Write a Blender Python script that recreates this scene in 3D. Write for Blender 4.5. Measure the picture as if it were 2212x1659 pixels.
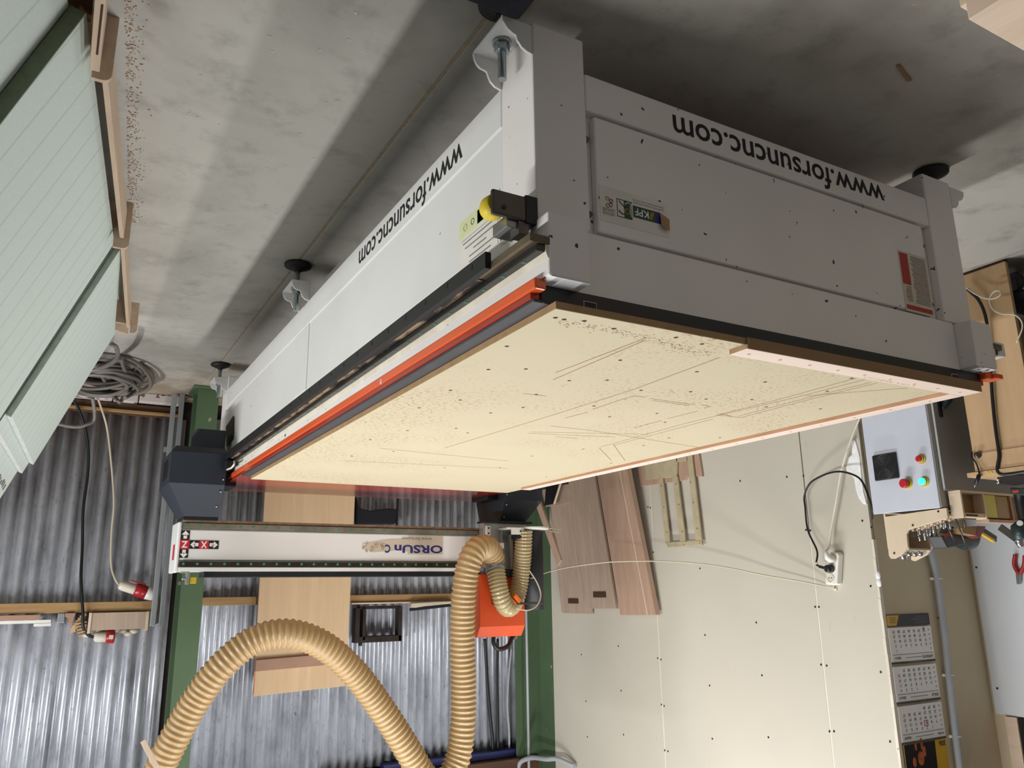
import bpy, bmesh, math, random
from mathutils import Vector, Matrix, Euler
random.seed(7)
for o in list(bpy.data.objects): bpy.data.objects.remove(o)
S = bpy.context.scene
COL = S.collection
R = math.radians
PI = math.pi

# ---------------------------------------------------------------- camera (the phone was held upside down)
cam = bpy.data.cameras.new('camera'); co = bpy.data.objects.new('camera', cam); COL.objects.link(co)
co.location = (0.7322, -1.1687, 1.1943)
co.rotation_euler = Euler((1.82369, 3.15508, 0.51967), 'XYZ')
cam.sensor_width = 36.0; cam.lens = 28.025; cam.clip_start = 0.02
S.camera = co

# ---------------------------------------------------------------- world, lamps, exposure
W = bpy.data.worlds.new('world'); S.world = W; W.use_nodes = True
bg = W.node_tree.nodes['Background']; bg.inputs[0].default_value = (0.97, 0.97, 1.0, 1); bg.inputs[1].default_value = 0.14
def tube_lamp(loc, length, width, power, rot=0, col=(0.985, 0.99, 1.0), tilt=0.0):
    l = bpy.data.lights.new('ceiling_tube', 'AREA'); l.shape = 'RECTANGLE'; l.size = width; l.size_y = length
    l.energy = power; l.color = col
    o = bpy.data.objects.new('ceiling_tube', l); COL.objects.link(o); o.location = loc; o.rotation_euler = (0, tilt, rot)
    return o
tube_lamp((-0.58, 1.9, 3.5), 1.5, 0.12, 57)
tube_lamp((-1.80, 1.5, 3.5), 1.5, 0.12, 40)
tube_lamp((2.9, 1.7, 2.9), 2.8, 0.12, 146, 0, (0.985, 0.99, 1.0), R(48))
S.view_settings.view_transform = 'Standard'; S.view_settings.look = 'None'
S.view_settings.exposure = 0.0; S.view_settings.gamma = 1.0; S.view_settings.use_curve_mapping = False

# ---------------------------------------------------------------- materials
def lin(c):
    return tuple(((v/255)/12.92 if v/255 <= 0.04045 else ((v/255+0.055)/1.055)**2.4) for v in c)
MATS = {}
def new_mat(name):
    m = bpy.data.materials.new(name); m.use_nodes = True; MATS[name] = m
    nt = m.node_tree; b = nt.nodes['Principled BSDF']
    return m, nt, b
def N(nt, t, **kw):
    n = nt.nodes.new(t)
    for k, v in kw.items(): setattr(n, k, v)
    return n
def coords(nt, scale=(1, 1, 1), rot=(0, 0, 0)):
    tc = N(nt, 'ShaderNodeTexCoord'); mp = N(nt, 'ShaderNodeMapping')
    mp.inputs['Scale'].default_value = scale; mp.inputs['Rotation'].default_value = rot
    geo = N(nt, 'ShaderNodeNewGeometry')
    nt.links.new(geo.outputs['Position'], mp.inputs['Vector'])
    return mp.outputs['Vector']
def noise(nt, vec, scale, detail=4, rough=0.55, dist=0.0):
    n = N(nt, 'ShaderNodeTexNoise'); n.inputs['Scale'].default_value = scale; n.inputs['Detail'].default_value = detail
    n.inputs['Roughness'].default_value = rough; n.inputs['Distortion'].default_value = dist
    nt.links.new(vec, n.inputs['Vector']); return n.outputs['Fac']
def ramp(nt, fac, stops, interp='LINEAR'):
    r = N(nt, 'ShaderNodeValToRGB'); r.color_ramp.interpolation = interp
    els = r.color_ramp.elements
    while len(els) < len(stops): els.new(0.5)
    for e, (p, c) in zip(els, stops):
        e.position = p; e.color = (c if len(c) == 4 else (*c, 1))
    nt.links.new(fac, r.inputs['Fac']); return r.outputs['Color']
def mix(nt, fac, a, b, blend='MIX'):
    m = N(nt, 'ShaderNodeMix', data_type='RGBA', blend_type=blend)
    for s, v in (('Factor', fac), ('A', a), ('B', b)):
        i = [k for k in m.inputs if k.name == s and k.enabled][0]
        if hasattr(v, 'links') or hasattr(v, 'is_linked'): nt.links.new(v, i)
        else: i.default_value = v if s == 'Factor' else (*v, 1) if len(v) == 3 else v
    return [k for k in m.outputs if k.enabled][0]
def bump(nt, b, h, strength=0.3, dist=0.002):
    n = N(nt, 'ShaderNodeBump'); n.inputs['Strength'].default_value = strength; n.inputs['Distance'].default_value = dist
    nt.links.new(h, n.inputs['Height']); nt.links.new(n.outputs['Normal'], b.inputs['Normal'])
def setc(nt, b, c):
    if hasattr(c, 'is_linked'): nt.links.new(c, b.inputs['Base Color'])
    else: b.inputs['Base Color'].default_value = (*c, 1)
def simple(name, rgb, rough=0.5, metal=0.0, var=0.08, scale=6.0, spec=0.5, emit=0):
    m, nt, b = new_mat(name); c = lin(rgb)
    f = noise(nt, coords(nt), scale, 3)
    setc(nt, b, ramp(nt, f, [(0.3, tuple(v*(1-var) for v in c)), (0.7, tuple(min(1, v*(1+var)) for v in c))]))
    b.inputs['Roughness'].default_value = rough; b.inputs['Metallic'].default_value = metal
    b.inputs['Specular IOR Level'].default_value = spec
    if emit:
        b.inputs['Emission Color'].default_value = (*c, 1); b.inputs['Emission Strength'].default_value = emit
    return m
def wood(name, base, dark, axis='z', rough=0.6, scale=1.0, amt=0.6):
    m, nt, b = new_mat(name)
    s = {'x': (1.2, 14, 14), 'y': (14, 1.2, 14), 'z': (14, 14, 1.2)}[axis]
    v = coords(nt, tuple(k*scale for k in s))
    f1 = noise(nt, v, 2.2, 5, 0.6, 0.6); f2 = noise(nt, v, 9.0, 3, 0.5)
    d = lin(dark); c = lin(base); md = tuple(c[i]*(1-amt)+d[i]*amt for i in range(3))
    col = ramp(nt, f1, [(0.3, c), (0.62, md), (0.75, c)])
    col = mix(nt, 0.25, col, ramp(nt, f2, [(0.35, c), (0.7, md)]))
    setc(nt, b, col); b.inputs['Roughness'].default_value = rough
    bump(nt, b, f1, 0.08, 0.001); return m
def painted(name, rgb, chip=(45, 32, 26), chips=0.70, rough=0.38, dirt=0.10, scale=28):
    m, nt, b = new_mat(name); v = coords(nt)
    f = noise(nt, v, scale, 2, 0.5); c = lin(rgb)
    low = noise(nt, v, 1.7, 3)
    base = ramp(nt, low, [(0.3, tuple(k*(1-dirt) for k in c)), (0.65, c)])
    k = ramp(nt, f, [(chips, (0, 0, 0)), (chips+0.012, (1, 1, 1))], 'LINEAR')
    col = mix(nt, k, base, lin(chip)); setc(nt, b, col)
    b.inputs['Roughness'].default_value = rough
    bump(nt, b, noise(nt, v, 220, 2), 0.06, 0.0006); return m

painted('white_paint', (226, 225, 222), chips=0.765, rough=0.35)
painted('white_paint_chipped', (236, 231, 226), chips=0.715, rough=0.45, dirt=0.12, scale=38)
painted('white_paint_worn', (226, 224, 220), chip=(60, 56, 60), chips=0.60, rough=0.5, scale=60)
painted('gantry_white', (246, 246, 243), chips=0.83, rough=0.3)
painted('orange_paint', (224, 92, 40), chip=(190, 180, 175), chips=0.78, rough=0.22, dirt=0.05, scale=16)
painted('orange_frame', (158, 50, 32), chip=(160, 150, 150), chips=0.86, rough=0.14, dirt=0.1, scale=16)  # the plate's dim reflection is put into a darker, redder base
painted('orange_cover', (226, 86, 40), chips=0.95, rough=0.35)
simple('black_metal', (28, 29, 30), 0.45, 0.2, 0.2)
simple('grille_black', (52, 53, 55), 0.4)
simple('black_rubber', (22, 22, 24), 0.6)
simple('black_plastic', (24, 25, 27), 0.4)
simple('navy_cover', (36, 42, 52), 0.55, 0.0, 0.05, 40)
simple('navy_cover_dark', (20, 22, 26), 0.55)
simple('table_pvc', (62, 62, 66), 0.5, 0, 0.12, 12)
simple('steel', (150, 152, 152), 0.3, 0.9, 0.1)
simple('zinc', (150, 160, 160), 0.28, 0.85, 0.12, 30)
simple('rail_steel', (74, 72, 68), 0.3, 0.8, 0.3, 9)
simple('rail_light', (150, 144, 132), 0.35, 0.7, 0.25, 12)
simple('alu', (176, 176, 172), 0.35, 0.6, 0.06)
simple('cap_green', (70, 130, 110), 0.6)
simple('cream_dust', (214, 206, 186), 0.7, 0, 0.1, 14)
simple('joint_sand', (176, 160, 138), 0.95, 0, 0.15, 60)
simple('dust_brown', (140, 118, 92), 0.95, 0, 0.25, 40)
simple('bed_metal', (104, 92, 72), 0.45, 0.4, 0.25, 14)
simple('yellow', (214, 190, 40), 0.5)
simple('ink', (22, 22, 24), 0.7)
simple('ink_grey', (120, 118, 116), 0.7)
simple('ink_red', (172, 48, 38), 0.6)
simple('ink_blue', (44, 42, 120), 0.6)
simple('sticker_white', (222, 218, 208), 0.5)
simple('sticker_cream', (206, 196, 176), 0.5)
simple('sticker_green', (40, 66, 46), 0.5)
simple('sticker_lime', (214, 220, 170), 0.5)
simple('sticker_gold', (190, 160, 60), 0.5)
simple('sticker_orange', (214, 96, 50), 0.5)
simple('sticker_black', (32, 32, 34), 0.5)
simple('sticker_red', (196, 40, 52), 0.5)
simple('sticker_pure', (240, 240, 238), 0.5)
simple('mdf_brown', (164, 132, 92), 0.8, 0, 0.1, 30)
simple('groove_brown', (150, 108, 62), 0.9)
simple('hole_dark', (70, 48, 30), 0.9)
wood('ply_edge', (196, 166, 130), (120, 86, 58), 'x', 0.7, 1.0)
wood('ply_face', (222, 192, 154), (196, 160, 118), 'z', 0.55, 0.45, 0.5)
wood('ply_pink', (234, 214, 198), (208, 178, 156), 'x', 0.55, 0.7, 0.35)
wood('ply_pink_y', (234, 214, 198), (208, 178, 156), 'y', 0.55, 0.7, 0.35)
wood('fence_edge', (204, 158, 124), (150, 104, 76), 'y', 0.6, 1.6)
wood('pale_wood', (222, 200, 176), (186, 156, 128), 'y', 0.6, 1.0, 0.4)
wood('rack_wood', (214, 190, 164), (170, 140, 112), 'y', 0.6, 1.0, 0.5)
wood('brown_wood', (156, 122, 84), (120, 90, 60), 'x', 0.6, 1.0, 0.5)  # browner wood for rack shelf, offcut, fence front and box back
wood('batten', (176, 140, 92), (120, 92, 58), 'x', 0.7, 0.8)
wood('oak_plank', (186, 164, 144), (150, 126, 108), 'z', 0.55, 0.9, 0.55)
wood('red_plank', (190, 160, 138), (158, 124, 102), 'z', 0.55, 0.9, 0.55)
wood('pine_panel', (206, 172, 130), (170, 134, 96), 'z', 0.6, 0.8, 0.35)
wood('birch', (222, 205, 178), (200, 176, 142), 'z', 0.55, 0.6, 0.3)
wood('dark_wood', (96, 66, 44), (60, 38, 26), 'x', 0.7)
simple('jig_wood', (182, 168, 136), 0.7, 0, 0.1, 20)
simple('mdf_strip', (168, 132, 110), 0.7, 0, 0.08)
simple('hose_tan', (182, 152, 108), 0.42, 0, 0.06, 5)
def _hose_clear():
    m, nt, b = new_mat('hose_clear'); setc(nt, b, lin((196, 176, 132)))
    b.inputs['Roughness'].default_value = 0.15; b.inputs['Transmission Weight'].default_value = 0.25
_hose_clear()
simple('duct_tape', (136, 136, 140), 0.3, 0.5)
simple('tape_orange', (240, 120, 40), 0.5)
simple('cord_white', (226, 220, 204), 0.5)
simple('cord_black', (18, 18, 20), 0.45)
simple('cord_grey', (120, 114, 106), 0.45, 0, 0.15)
simple('cord_cream', (196, 184, 160), 0.5)
simple('plastic_white', (232, 230, 222), 0.4)
simple('plastic_cream', (216, 208, 190), 0.45)
simple('plug_red', (160, 26, 34), 0.35)
simple('cabinet_white', (206, 210, 220), 0.45, 0, 0.03)
simple('cabinet_grey', (182, 178, 172), 0.5, 0, 0.05)
simple('seal_white', (210, 214, 210), 0.5)
simple('button_red', (190, 34, 40), 0.35)
simple('button_dark', (60, 34, 30), 0.5)
simple('lamp_green', (60, 230, 190), 0.4, 0, 0.02, 4, 0.5, 1.2)
simple('chrome', (210, 208, 204), 0.15, 1.0, 0.05)
simple('dark_steel', (92, 86, 80), 0.35, 0.8, 0.2)
simple('caster_grey', (110, 112, 112), 0.5)
simple('dark_cloth', (20, 20, 26), 0.9)
simple('box_cloth', (40, 39, 48), 0.85, 0, 0.2, 60)
simple('tool_green', (28, 46, 46), 0.4)
simple('handle_red', (170, 40, 40), 0.4)
simple('handle_yellow', (226, 186, 40), 0.4)
simple('tape_yellow', (206, 200, 90), 0.5)
simple('amber_plastic', (150, 116, 40), 0.3)
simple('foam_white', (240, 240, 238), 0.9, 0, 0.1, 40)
simple('conduit', (168, 170, 174), 0.45)
simple('whiteboard', (216, 220, 224), 0.3, 0, 0.02)
simple('niche_paint', (206, 192, 162), 0.8, 0, 0.06, 3)
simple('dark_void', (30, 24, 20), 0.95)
simple('blue_beam', (34, 40, 96), 0.5)
simple('rust_black', (46, 36, 30), 0.6, 0.3, 0.4, 14)
simple('paper', (238, 237, 234), 0.6, 0, 0.02)
simple('paper_grey', (214, 212, 210), 0.6, 0, 0.02)
simple('kraft', (184, 150, 110), 0.8, 0, 0.15, 30)
simple('sheet_grey', (168, 172, 174), 0.4, 0.5)
simple('picture_black', (24, 20, 18), 0.5)
simple('picture_gold', (206, 158, 44), 0.5)
simple('picture_flame', (176, 92, 44), 0.6, 0, 0.6, 40)
simple('plate_red', (120, 40, 30), 0.4)

def _board():
    m, nt, b = new_mat('spoilboard'); v = coords(nt)
    c = lin((200, 187, 156)); d = lin((160, 126, 84))
    big = noise(nt, v, 1.4, 4)
    base = ramp(nt, big, [(0.3, tuple(k*0.95 for k in c)), (0.7, c)])
    sp = noise(nt, coords(nt, (0.45, 1, 1)), 170, 2, 0.5)
    m1 = ramp(nt, noise(nt, v, 2.1, 3), [(0.42, (0, 0, 0)), (0.6, (1, 1, 1))])
    k = ramp(nt, sp, [(0.575, (0, 0, 0)), (0.63, (1, 1, 1))])
    kk = mix(nt, 1.0, k, m1, 'MULTIPLY')
    col = mix(nt, kk, base, d); setc(nt, b, col); b.inputs['Roughness'].default_value = 0.7
    bump(nt, b, noise(nt, v, 300, 3), 0.10, 0.0008)
_board()
def _dustblack():
    m, nt, b = new_mat('dust_black'); v = coords(nt, (1, 0.25, 1))
    setc(nt, b, ramp(nt, noise(nt, v, 40, 4, 0.6), [(0.45, lin((30, 29, 28))), (0.58, lin((150, 126, 98)))])); b.inputs['Roughness'].default_value = 0.85
_dustblack()
def _concrete():
    m, nt, b = new_mat('concrete'); v = coords(nt)
    a = noise(nt, v, 1.1, 6, 0.62, 0.3); f = noise(nt, v, 7, 6, 0.7); g = noise(nt, v, 90, 3, 0.6)
    c1 = lin((150, 146, 136)); c2 = lin((186, 182, 172)); c3 = lin((98, 92, 82))
    col = ramp(nt, a, [(0.28, c1), (0.5, c2), (0.75, tuple(k*0.9 for k in c2))])
    col = mix(nt, ramp(nt, f, [(0.52, (0, 0, 0)), (0.8, (0.55, 0.55, 0.55))]), col, c3)
    st = noise(nt, v, 3.4, 2, 0.4)
    col = mix(nt, ramp(nt, st, [(0.68, (0, 0, 0)), (0.74, (0.45, 0.45, 0.45))]), col, lin((92, 88, 80)))
    # swept wood dust lies along the back wall
    sep = N(nt, 'ShaderNodeSeparateXYZ'); geo = N(nt, 'ShaderNodeNewGeometry'); nt.links.new(geo.outputs['Position'], sep.inputs[0])
    mr = N(nt, 'ShaderNodeMapRange'); mr.inputs['From Min'].default_value = 2.5; mr.inputs['From Max'].default_value = 4.0
    nt.links.new(sep.outputs['Y'], mr.inputs['Value'])
    dm = N(nt, 'ShaderNodeMath', operation='MULTIPLY'); nt.links.new(mr.outputs[0], dm.inputs[0]); nt.links.new(noise(nt, v, 5, 5, 0.7), dm.inputs[1])
    col = mix(nt, ramp(nt, dm.outputs[0], [(0.22, (0, 0, 0)), (0.5, (0.75, 0.75, 0.75))]), col, lin((136, 110, 82)))
    sp = ramp(nt, g, [(0.68, (0, 0, 0)), (0.74, (0.5, 0.5, 0.5))])
    col = mix(nt, sp, col, lin((190, 180, 160)))
    setc(nt, b, col); b.inputs['Roughness'].default_value = 0.75
    bump(nt, b, g, 0.12, 0.001)
_concrete()
def _galv():
    m, nt, b = new_mat('galvanised'); v = coords(nt, (1, 1, 0.35))
    a = noise(nt, v, 9, 5, 0.6); f = noise(nt, v, 60, 3)
    col = ramp(nt, a, [(0.3, lin((140, 143, 150))), (0.6, lin((192, 195, 202)))])
    col = mix(nt, ramp(nt, f, [(0.60, (0, 0, 0)), (0.72, (0.5, 0.5, 0.5))]), col, lin((110, 104, 98)))
    rs = ramp(nt, noise(nt, coords(nt), 14, 3), [(0.70, (0, 0, 0)), (0.76, (0.6, 0.6, 0.6))])
    col = mix(nt, rs, col, lin((104, 84, 66)))
    setc(nt, b, col); b.inputs['Metallic'].default_value = 0.3; b.inputs['Roughness'].default_value = 0.36
    bump(nt, b, noise(nt, v, 25, 3), 0.12, 0.002)
_galv()
def _drywall():
    m, nt, b = new_mat('drywall'); v = coords(nt)
    a = noise(nt, v, 1.6, 4); c = lin((200, 194, 178))
    col = ramp(nt, a, [(0.3, tuple(k*0.93 for k in c)), (0.7, c)])
    s = noise(nt, coords(nt, (1, 6, 1)), 7, 4, 0.5)
    col = mix(nt, ramp(nt, s, [(0.70, (0, 0, 0)), (0.78, (0.35, 0.35, 0.35))]), col, lin((150, 146, 136)))
    setc(nt, b, col); b.inputs['Roughness'].default_value = 0.85
_drywall()
def _foam():
    m, nt, b = new_mat('insulation_foam'); c = lin((212, 223, 214))
    v = coords(nt); f = noise(nt, v, 120, 3)
    # fine skin lines run up the sheet
    sep = N(nt, 'ShaderNodeSeparateXYZ'); mp = coords(nt, (1, 1, 1), (0, 0, R(6.5))); nt.links.new(mp, sep.inputs[0])
    mm = N(nt, 'ShaderNodeMath', operation='PINGPONG'); mm.inputs[1].default_value = 0.048; nt.links.new(sep.outputs['Y'], mm.inputs[0])
    k = ramp(nt, mm.outputs[0], [(0.0, (0.42, 0.42, 0.42)), (0.002, (0.22, 0.22, 0.22)), (0.005, (0, 0, 0))])
    col = ramp(nt, f, [(0.3, tuple(x*0.95 for x in c)), (0.7, c)])
    col = mix(nt, k, col, lin((142, 166, 148))); setc(nt, b, col); b.inputs['Roughness'].default_value = 0.7
    bump(nt, b, f, 0.1, 0.001)
_foam()
simple('foam_edge', (112, 122, 98), 0.9, 0, 0.12, 60)
simple('foam_edge_light', (206, 220, 206), 0.9, 0, 0.1, 60)
painted('green_paint', (82, 104, 74), chip=(150, 140, 125), chips=0.74, rough=0.5, dirt=0.25, scale=12)
painted('white_brick', (206, 196, 192), chip=(120, 84, 70), chips=0.62, rough=0.9, dirt=0.2, scale=18)

# ---------------------------------------------------------------- mesh helpers
def V(*a): return Vector(a[0]) if len(a) == 1 else Vector(a)
class MB:
    def __init__(s): s.v = []; s.f = []; s.sm = []
    def add(s, vs, fs, smooth=False):
        n = len(s.v); s.v += [tuple(p) for p in vs]; s.f += [tuple(i+n for i in f) for f in fs]; s.sm += [smooth]*len(fs); return s
    def box(s, x0, x1, y0, y1, z0, z1):
        x0, x1 = sorted((x0, x1)); y0, y1 = sorted((y0, y1)); z0, z1 = sorted((z0, z1))
        return s.add([(x0,y0,z0),(x1,y0,z0),(x1,y1,z0),(x0,y1,z0),(x0,y0,z1),(x1,y0,z1),(x1,y1,z1),(x0,y1,z1)],
                     [(0,3,2,1),(4,5,6,7),(0,1,5,4),(1,2,6,5),(2,3,7,6),(3,0,4,7)])
    def prism(s, poly, vec):
        p = [V(q) for q in poly]; w = V(vec); n = len(p)
        nrm = sum(((p[i]-p[0]).cross(p[(i+1) % n]-p[0]) for i in range(1, n-1)), V(0, 0, 0))
        if nrm.dot(w) > 0: p = p[::-1]
        q = [a+w for a in p]
        return s.add(p+q, [tuple(range(n)), tuple(range(2*n-1, n-1, -1))]+[(i, n+i, n+(i+1) % n, (i+1) % n)[::-1] for i in range(n)])
    def bar(s, a, b, w, h, up=(0, 0, 1)):
        a = V(a); b = V(b); d = (b-a).normalized(); u = V(up); x = d.cross(u)
        if x.length < 1e-5: x = d.cross(V(1, 0, 0))
        x.normalize(); u = x.cross(d)
        P = [x*w/2+u*h/2, -x*w/2+u*h/2, -x*w/2-u*h/2, x*w/2-u*h/2]
        return s.prism([a+k for k in P], b-a)
    def tube(s, path, r, n=10, cap=True, smooth=True):
        P = [V(p) for p in path]; m = len(P); rr = r if isinstance(r, (list, tuple)) else [r]*m
        prev = None; base = len(s.v); vs = []
        for i in range(m):
            t = (P[min(i+1, m-1)]-P[max(i-1, 0)]).normalized()
            if prev is None:
                u = t.cross(V(0, 0, 1)); u = u if u.length > 1e-3 else t.cross(V(1, 0, 0)); u.normalize()
            else:
                u = prev-t*prev.dot(t); u.normalize()
            prev = u; w = t.cross(u)
            for k in range(n):
                a = 2*PI*k/n; vs.append(P[i]+(u*math.cos(a)+w*math.sin(a))*rr[i])
        fs = [(i*n+k, i*n+(k+1) % n, (i+1)*n+(k+1) % n, (i+1)*n+k) for i in range(m-1) for k in range(n)]
        s.add(vs, fs, smooth)
        if cap: s.add(vs[:n], [tuple(range(n-1, -1, -1))]); s.add(vs[-n:], [tuple(range(n))])
        return s
    def cyl(s, a, b, r, r2=None, n=20, smooth=True): return s.tube([a, b], [r, r if r2 is None else r2], n, True, smooth)
    def sphere(s, c, r, n=12, sx=1, sy=1, sz=1):
        vs = []; fs = []
        for i in range(n+1):
            th = PI*i/n
            for k in range(2*n):
                a = PI*k/n; vs.append((c[0]+r*sx*math.sin(th)*math.cos(a), c[1]+r*sy*math.sin(th)*math.sin(a), c[2]+r*sz*math.cos(th)))
        for i in range(n):
            for k in range(2*n): fs.append((i*2*n+k, (i+1)*2*n+k, (i+1)*2*n+(k+1) % (2*n), i*2*n+(k+1) % (2*n)))
        return s.add(vs, fs, True)
    def ring(s, c, r, t, axis='y', n=28, m=8):
        vs = []; fs = []
        for i in range(n):
            a = 2*PI*i/n
            for k in range(m):
                b = 2*PI*k/m; rr = r+t*math.cos(b); h = t*math.sin(b)
                p = {'z': (rr*math.cos(a), rr*math.sin(a), h), 'y': (rr*math.cos(a), h, rr*math.sin(a)), 'x': (h, rr*math.cos(a), rr*math.sin(a))}[axis]
                vs.append((c[0]+p[0], c[1]+p[1], c[2]+p[2]))
        for i in range(n):
            for k in range(m): fs.append((i*m+k, ((i+1) % n)*m+k, ((i+1) % n)*m+(k+1) % m, i*m+(k+1) % m))
        return s.add(vs, fs, True)
ORG = {}
def obj(name, mb, mat, parent=None, bev=0.0, label=None, kind=None, origin=None):
    me = bpy.data.meshes.new(name)
    if parent is not None: org = V(ORG[parent.name])
    elif origin is not None: org = V(origin)
    else:
        xs = [p[0] for p in mb.v]; ys = [p[1] for p in mb.v]; zs = [p[2] for p in mb.v]
        org = V((min(xs)+max(xs))/2, (min(ys)+max(ys))/2, min(zs))
    me.from_pydata([tuple(V(p)-org) for p in mb.v], [], mb.f); me.update()
    me.polygons.foreach_set('use_smooth', mb.sm)
    bm = bmesh.new(); bm.from_mesh(me); bmesh.ops.remove_doubles(bm, verts=bm.verts, dist=1e-6); bmesh.ops.recalc_face_normals(bm, faces=bm.faces); bm.to_mesh(me); bm.free()
    o = bpy.data.objects.new(name, me); COL.objects.link(o)
    me.materials.append(MATS[mat])
    if parent is not None: o.parent = parent
    else: o.location = org
    ORG[o.name] = tuple(org)
    if bev:
        b = o.modifiers.new('bevel', 'BEVEL'); b.width = bev; b.segments = 2; b.limit_method = 'ANGLE'; b.angle_limit = R(40); b.harden_normals = False
    if label: o['label'] = label
    if kind: o['kind'] = kind
    return o
def thing(name, label, cat, loc, group=None):
    o = bpy.data.objects.new(name, None); COL.objects.link(o); o.location = loc; o.empty_display_size = 0.05
    o['label'] = label; o['category'] = cat
    if group: o['group'] = group
    ORG[o.name] = tuple(loc); return o
def tag(o, label, cat, group=None):
    o['label'] = label; o['category'] = cat
    if group: o['group'] = group
    return o
def boxo(name, b, mat, parent=None, bev=0.002, **k): return obj(name, MB().box(*b), mat, parent, bev, **k)
def spline(pts, n=12):
    P = [V(p) for p in pts]; out = []
    Q = [P[0]*2-P[1]]+P+[P[-1]*2-P[-2]]
    for i in range(1, len(Q)-2):
        a, b, c, d = Q[i-1:i+3]
        for k in range(n):
            t = k/n
            out.append(0.5*((2*b)+(c-a)*t+(2*a-5*b+4*c-d)*t*t+(3*b-a-3*c+d)*t**3))
    out.append(P[-1]); return out
def resample(path, step):
    L = [0]
    for a, b in zip(path, path[1:]): L.append(L[-1]+(b-a).length)
    n = max(2, int(L[-1]/step)); out = []; j = 0
    for i in range(n+1):
        t = L[-1]*i/n
        while j < len(L)-2 and L[j+1] < t: j += 1
        k = (t-L[j])/max(1e-9, L[j+1]-L[j]); out.append(path[j].lerp(path[j+1], k))
    return out
TXT = {}
def text_mesh(body, weight=0.0, align='LEFT', shear=0.0, space=1.0, line=1.0):
    key = (body, weight, align, shear, space, line)
    if key not in TXT: TXT[key] = _text_mesh(*key)
    return TXT[key]
def _text_mesh(body, weight, align, shear, space, line):
    c = bpy.data.curves.new('t', 'FONT'); c.body = body; c.size = 1.0; c.offset = weight; c.align_x = align; c.shear = shear
    c.space_character = space; c.space_line = line; c.resolution_u = 3
    o = bpy.data.objects.new('t', c); COL.objects.link(o)
    dg = bpy.context.evaluated_depsgraph_get(); me = bpy.data.meshes.new_from_object(o.evaluated_get(dg))
    vs = [tuple(v.co) for v in me.vertices]; fs = [tuple(p.vertices) for p in me.polygons]
    bpy.data.objects.remove(o); bpy.data.curves.remove(c); bpy.data.meshes.remove(me)
    return vs, fs
def text(name, body, org, xd, ud, mat, parent, width=None, height=None, size=None, weight=0.0, shear=0.0, space=1.0, line=1.0, label=None):
    """flat print: org = lower left corner, xd / ud = reading and up directions"""
    vs, fs = text_mesh(body, weight, 'LEFT', shear, space, line)
    x0 = min(v[0] for v in vs); x1 = max(v[0] for v in vs); y0 = min(v[1] for v in vs); y1 = max(v[1] for v in vs)
    sx = width/(x1-x0) if width else (size or height/(y1-y0)); sy = height/(y1-y0) if height else (size or sx)
    o = V(org); xd = V(xd).normalized(); ud = V(ud).normalized()
    mb = MB().add([o+xd*((v[0]-x0)*sx)+ud*((v[1]-y0)*sy) for v in vs], fs)
    return obj(name, mb, mat, parent, label=label)
def patch(name, org, xd, ud, w, h, mat, parent, t=0.0006, off=(0, 0), bev=0, label=None):
    """thin sticker w x h lying on a surface"""
    xd = V(xd).normalized(); ud = V(ud).normalized(); n = xd.cross(ud); o = V(org)+xd*off[0]+ud*off[1]
    return obj(name, MB().prism([o, o+xd*w, o+xd*w+ud*h, o+ud*h], n*t), mat, parent, bev, label=label)
def rounded(w, h, r, n=5, corners=(1, 1, 1, 1)):
    pts = []
    for (cx, cy, a0), on in zip(((w-r, r, -PI/2), (w-r, h-r, 0), (r, h-r, PI/2), (r, r, PI)), corners):
        if on: pts += [(cx+r*math.cos(a0+PI/2*k/n), cy+r*math.sin(a0+PI/2*k/n)) for k in range(n+1)]
        else: pts.append((cx+(r if a0 in (-PI/2, 0) else -r), cy+(-r if a0 in (-PI/2, PI) else r)))
    return pts

# ================================================================ THE ROOM
fl = obj('floor', MB().box(-3.3, 2.3, -2.2, 4.3, -0.10, -0.0012), 'joint_sand', None, origin=(0, 0, 0), kind='structure')
for b in ((-3.3, 0.032, -2.2, 4.3), (0.042, 2.3, -2.2, 2.697), (0.042, 2.3, 2.701, 4.3)):
    boxo('concrete_slab', (*b, -0.05, 0.0), 'concrete', fl, 0.002)
chips = MB(); rc = random.Random(3)
for i in range(110):
    x = rc.choice([rc.uniform(0.08, 0.62), rc.uniform(0.08, 0.7), rc.uniform(-1.9, 0)]); y = rc.uniform(0.0, 2.6) if x > 0 else rc.uniform(-0.7, -0.05)
    a = rc.uniform(0, PI); l = rc.uniform(0.001, 0.005); w = rc.uniform(0.0006, 0.0018)
    d = V(math.cos(a), math.sin(a), 0); e = V(-d.y, d.x, 0)
    p = V(x, y, 0.0003); chips.prism([p-d*l-e*w, p+d*l-e*w, p+d*l*0.6+e*w, p-d*l+e*w], (0, 0, 0.0008))
tag(obj('wood_chips', chips, 'birch', kind='stuff'), 'tiny pale wood chips scattered over the concrete floor', 'wood chips')
dust = MB(); rc = random.Random(5)
for i in range(520):
    t = rc.random(); y = 0.35+t*1.2; x = 0.735-0.11*t-abs(rc.gauss(0, 0.018))+0.012
    a = rc.uniform(0, PI); l = rc.uniform(0.001, 0.004); w = rc.uniform(0.0005, 0.0014); d = V(math.cos(a), math.sin(a), 0); e = V(-d.y, d.x, 0)
    p = V(x-0.02, y, 0.0003); dust.prism([p-d*l, p+e*w, p+d*l, p-e*w], (0, 0, 0.002))
tag(obj('sawdust', dust, 'rack_wood', kind='stuff'), 'pale sawdust and shavings along the foot of the plywood rack', 'sawdust')
tag(obj('wood_offcut', MB().prism([(-0.888, -0.204, 0.000), (-0.891, -0.211, 0.000), (-0.970, -0.188, 0.000), (-0.962, -0.180, 0.000)], (0, 0, 0.006)), 'brown_wood'), 'small brown wood offcut lying on the floor before the machine', 'offcut')
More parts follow.
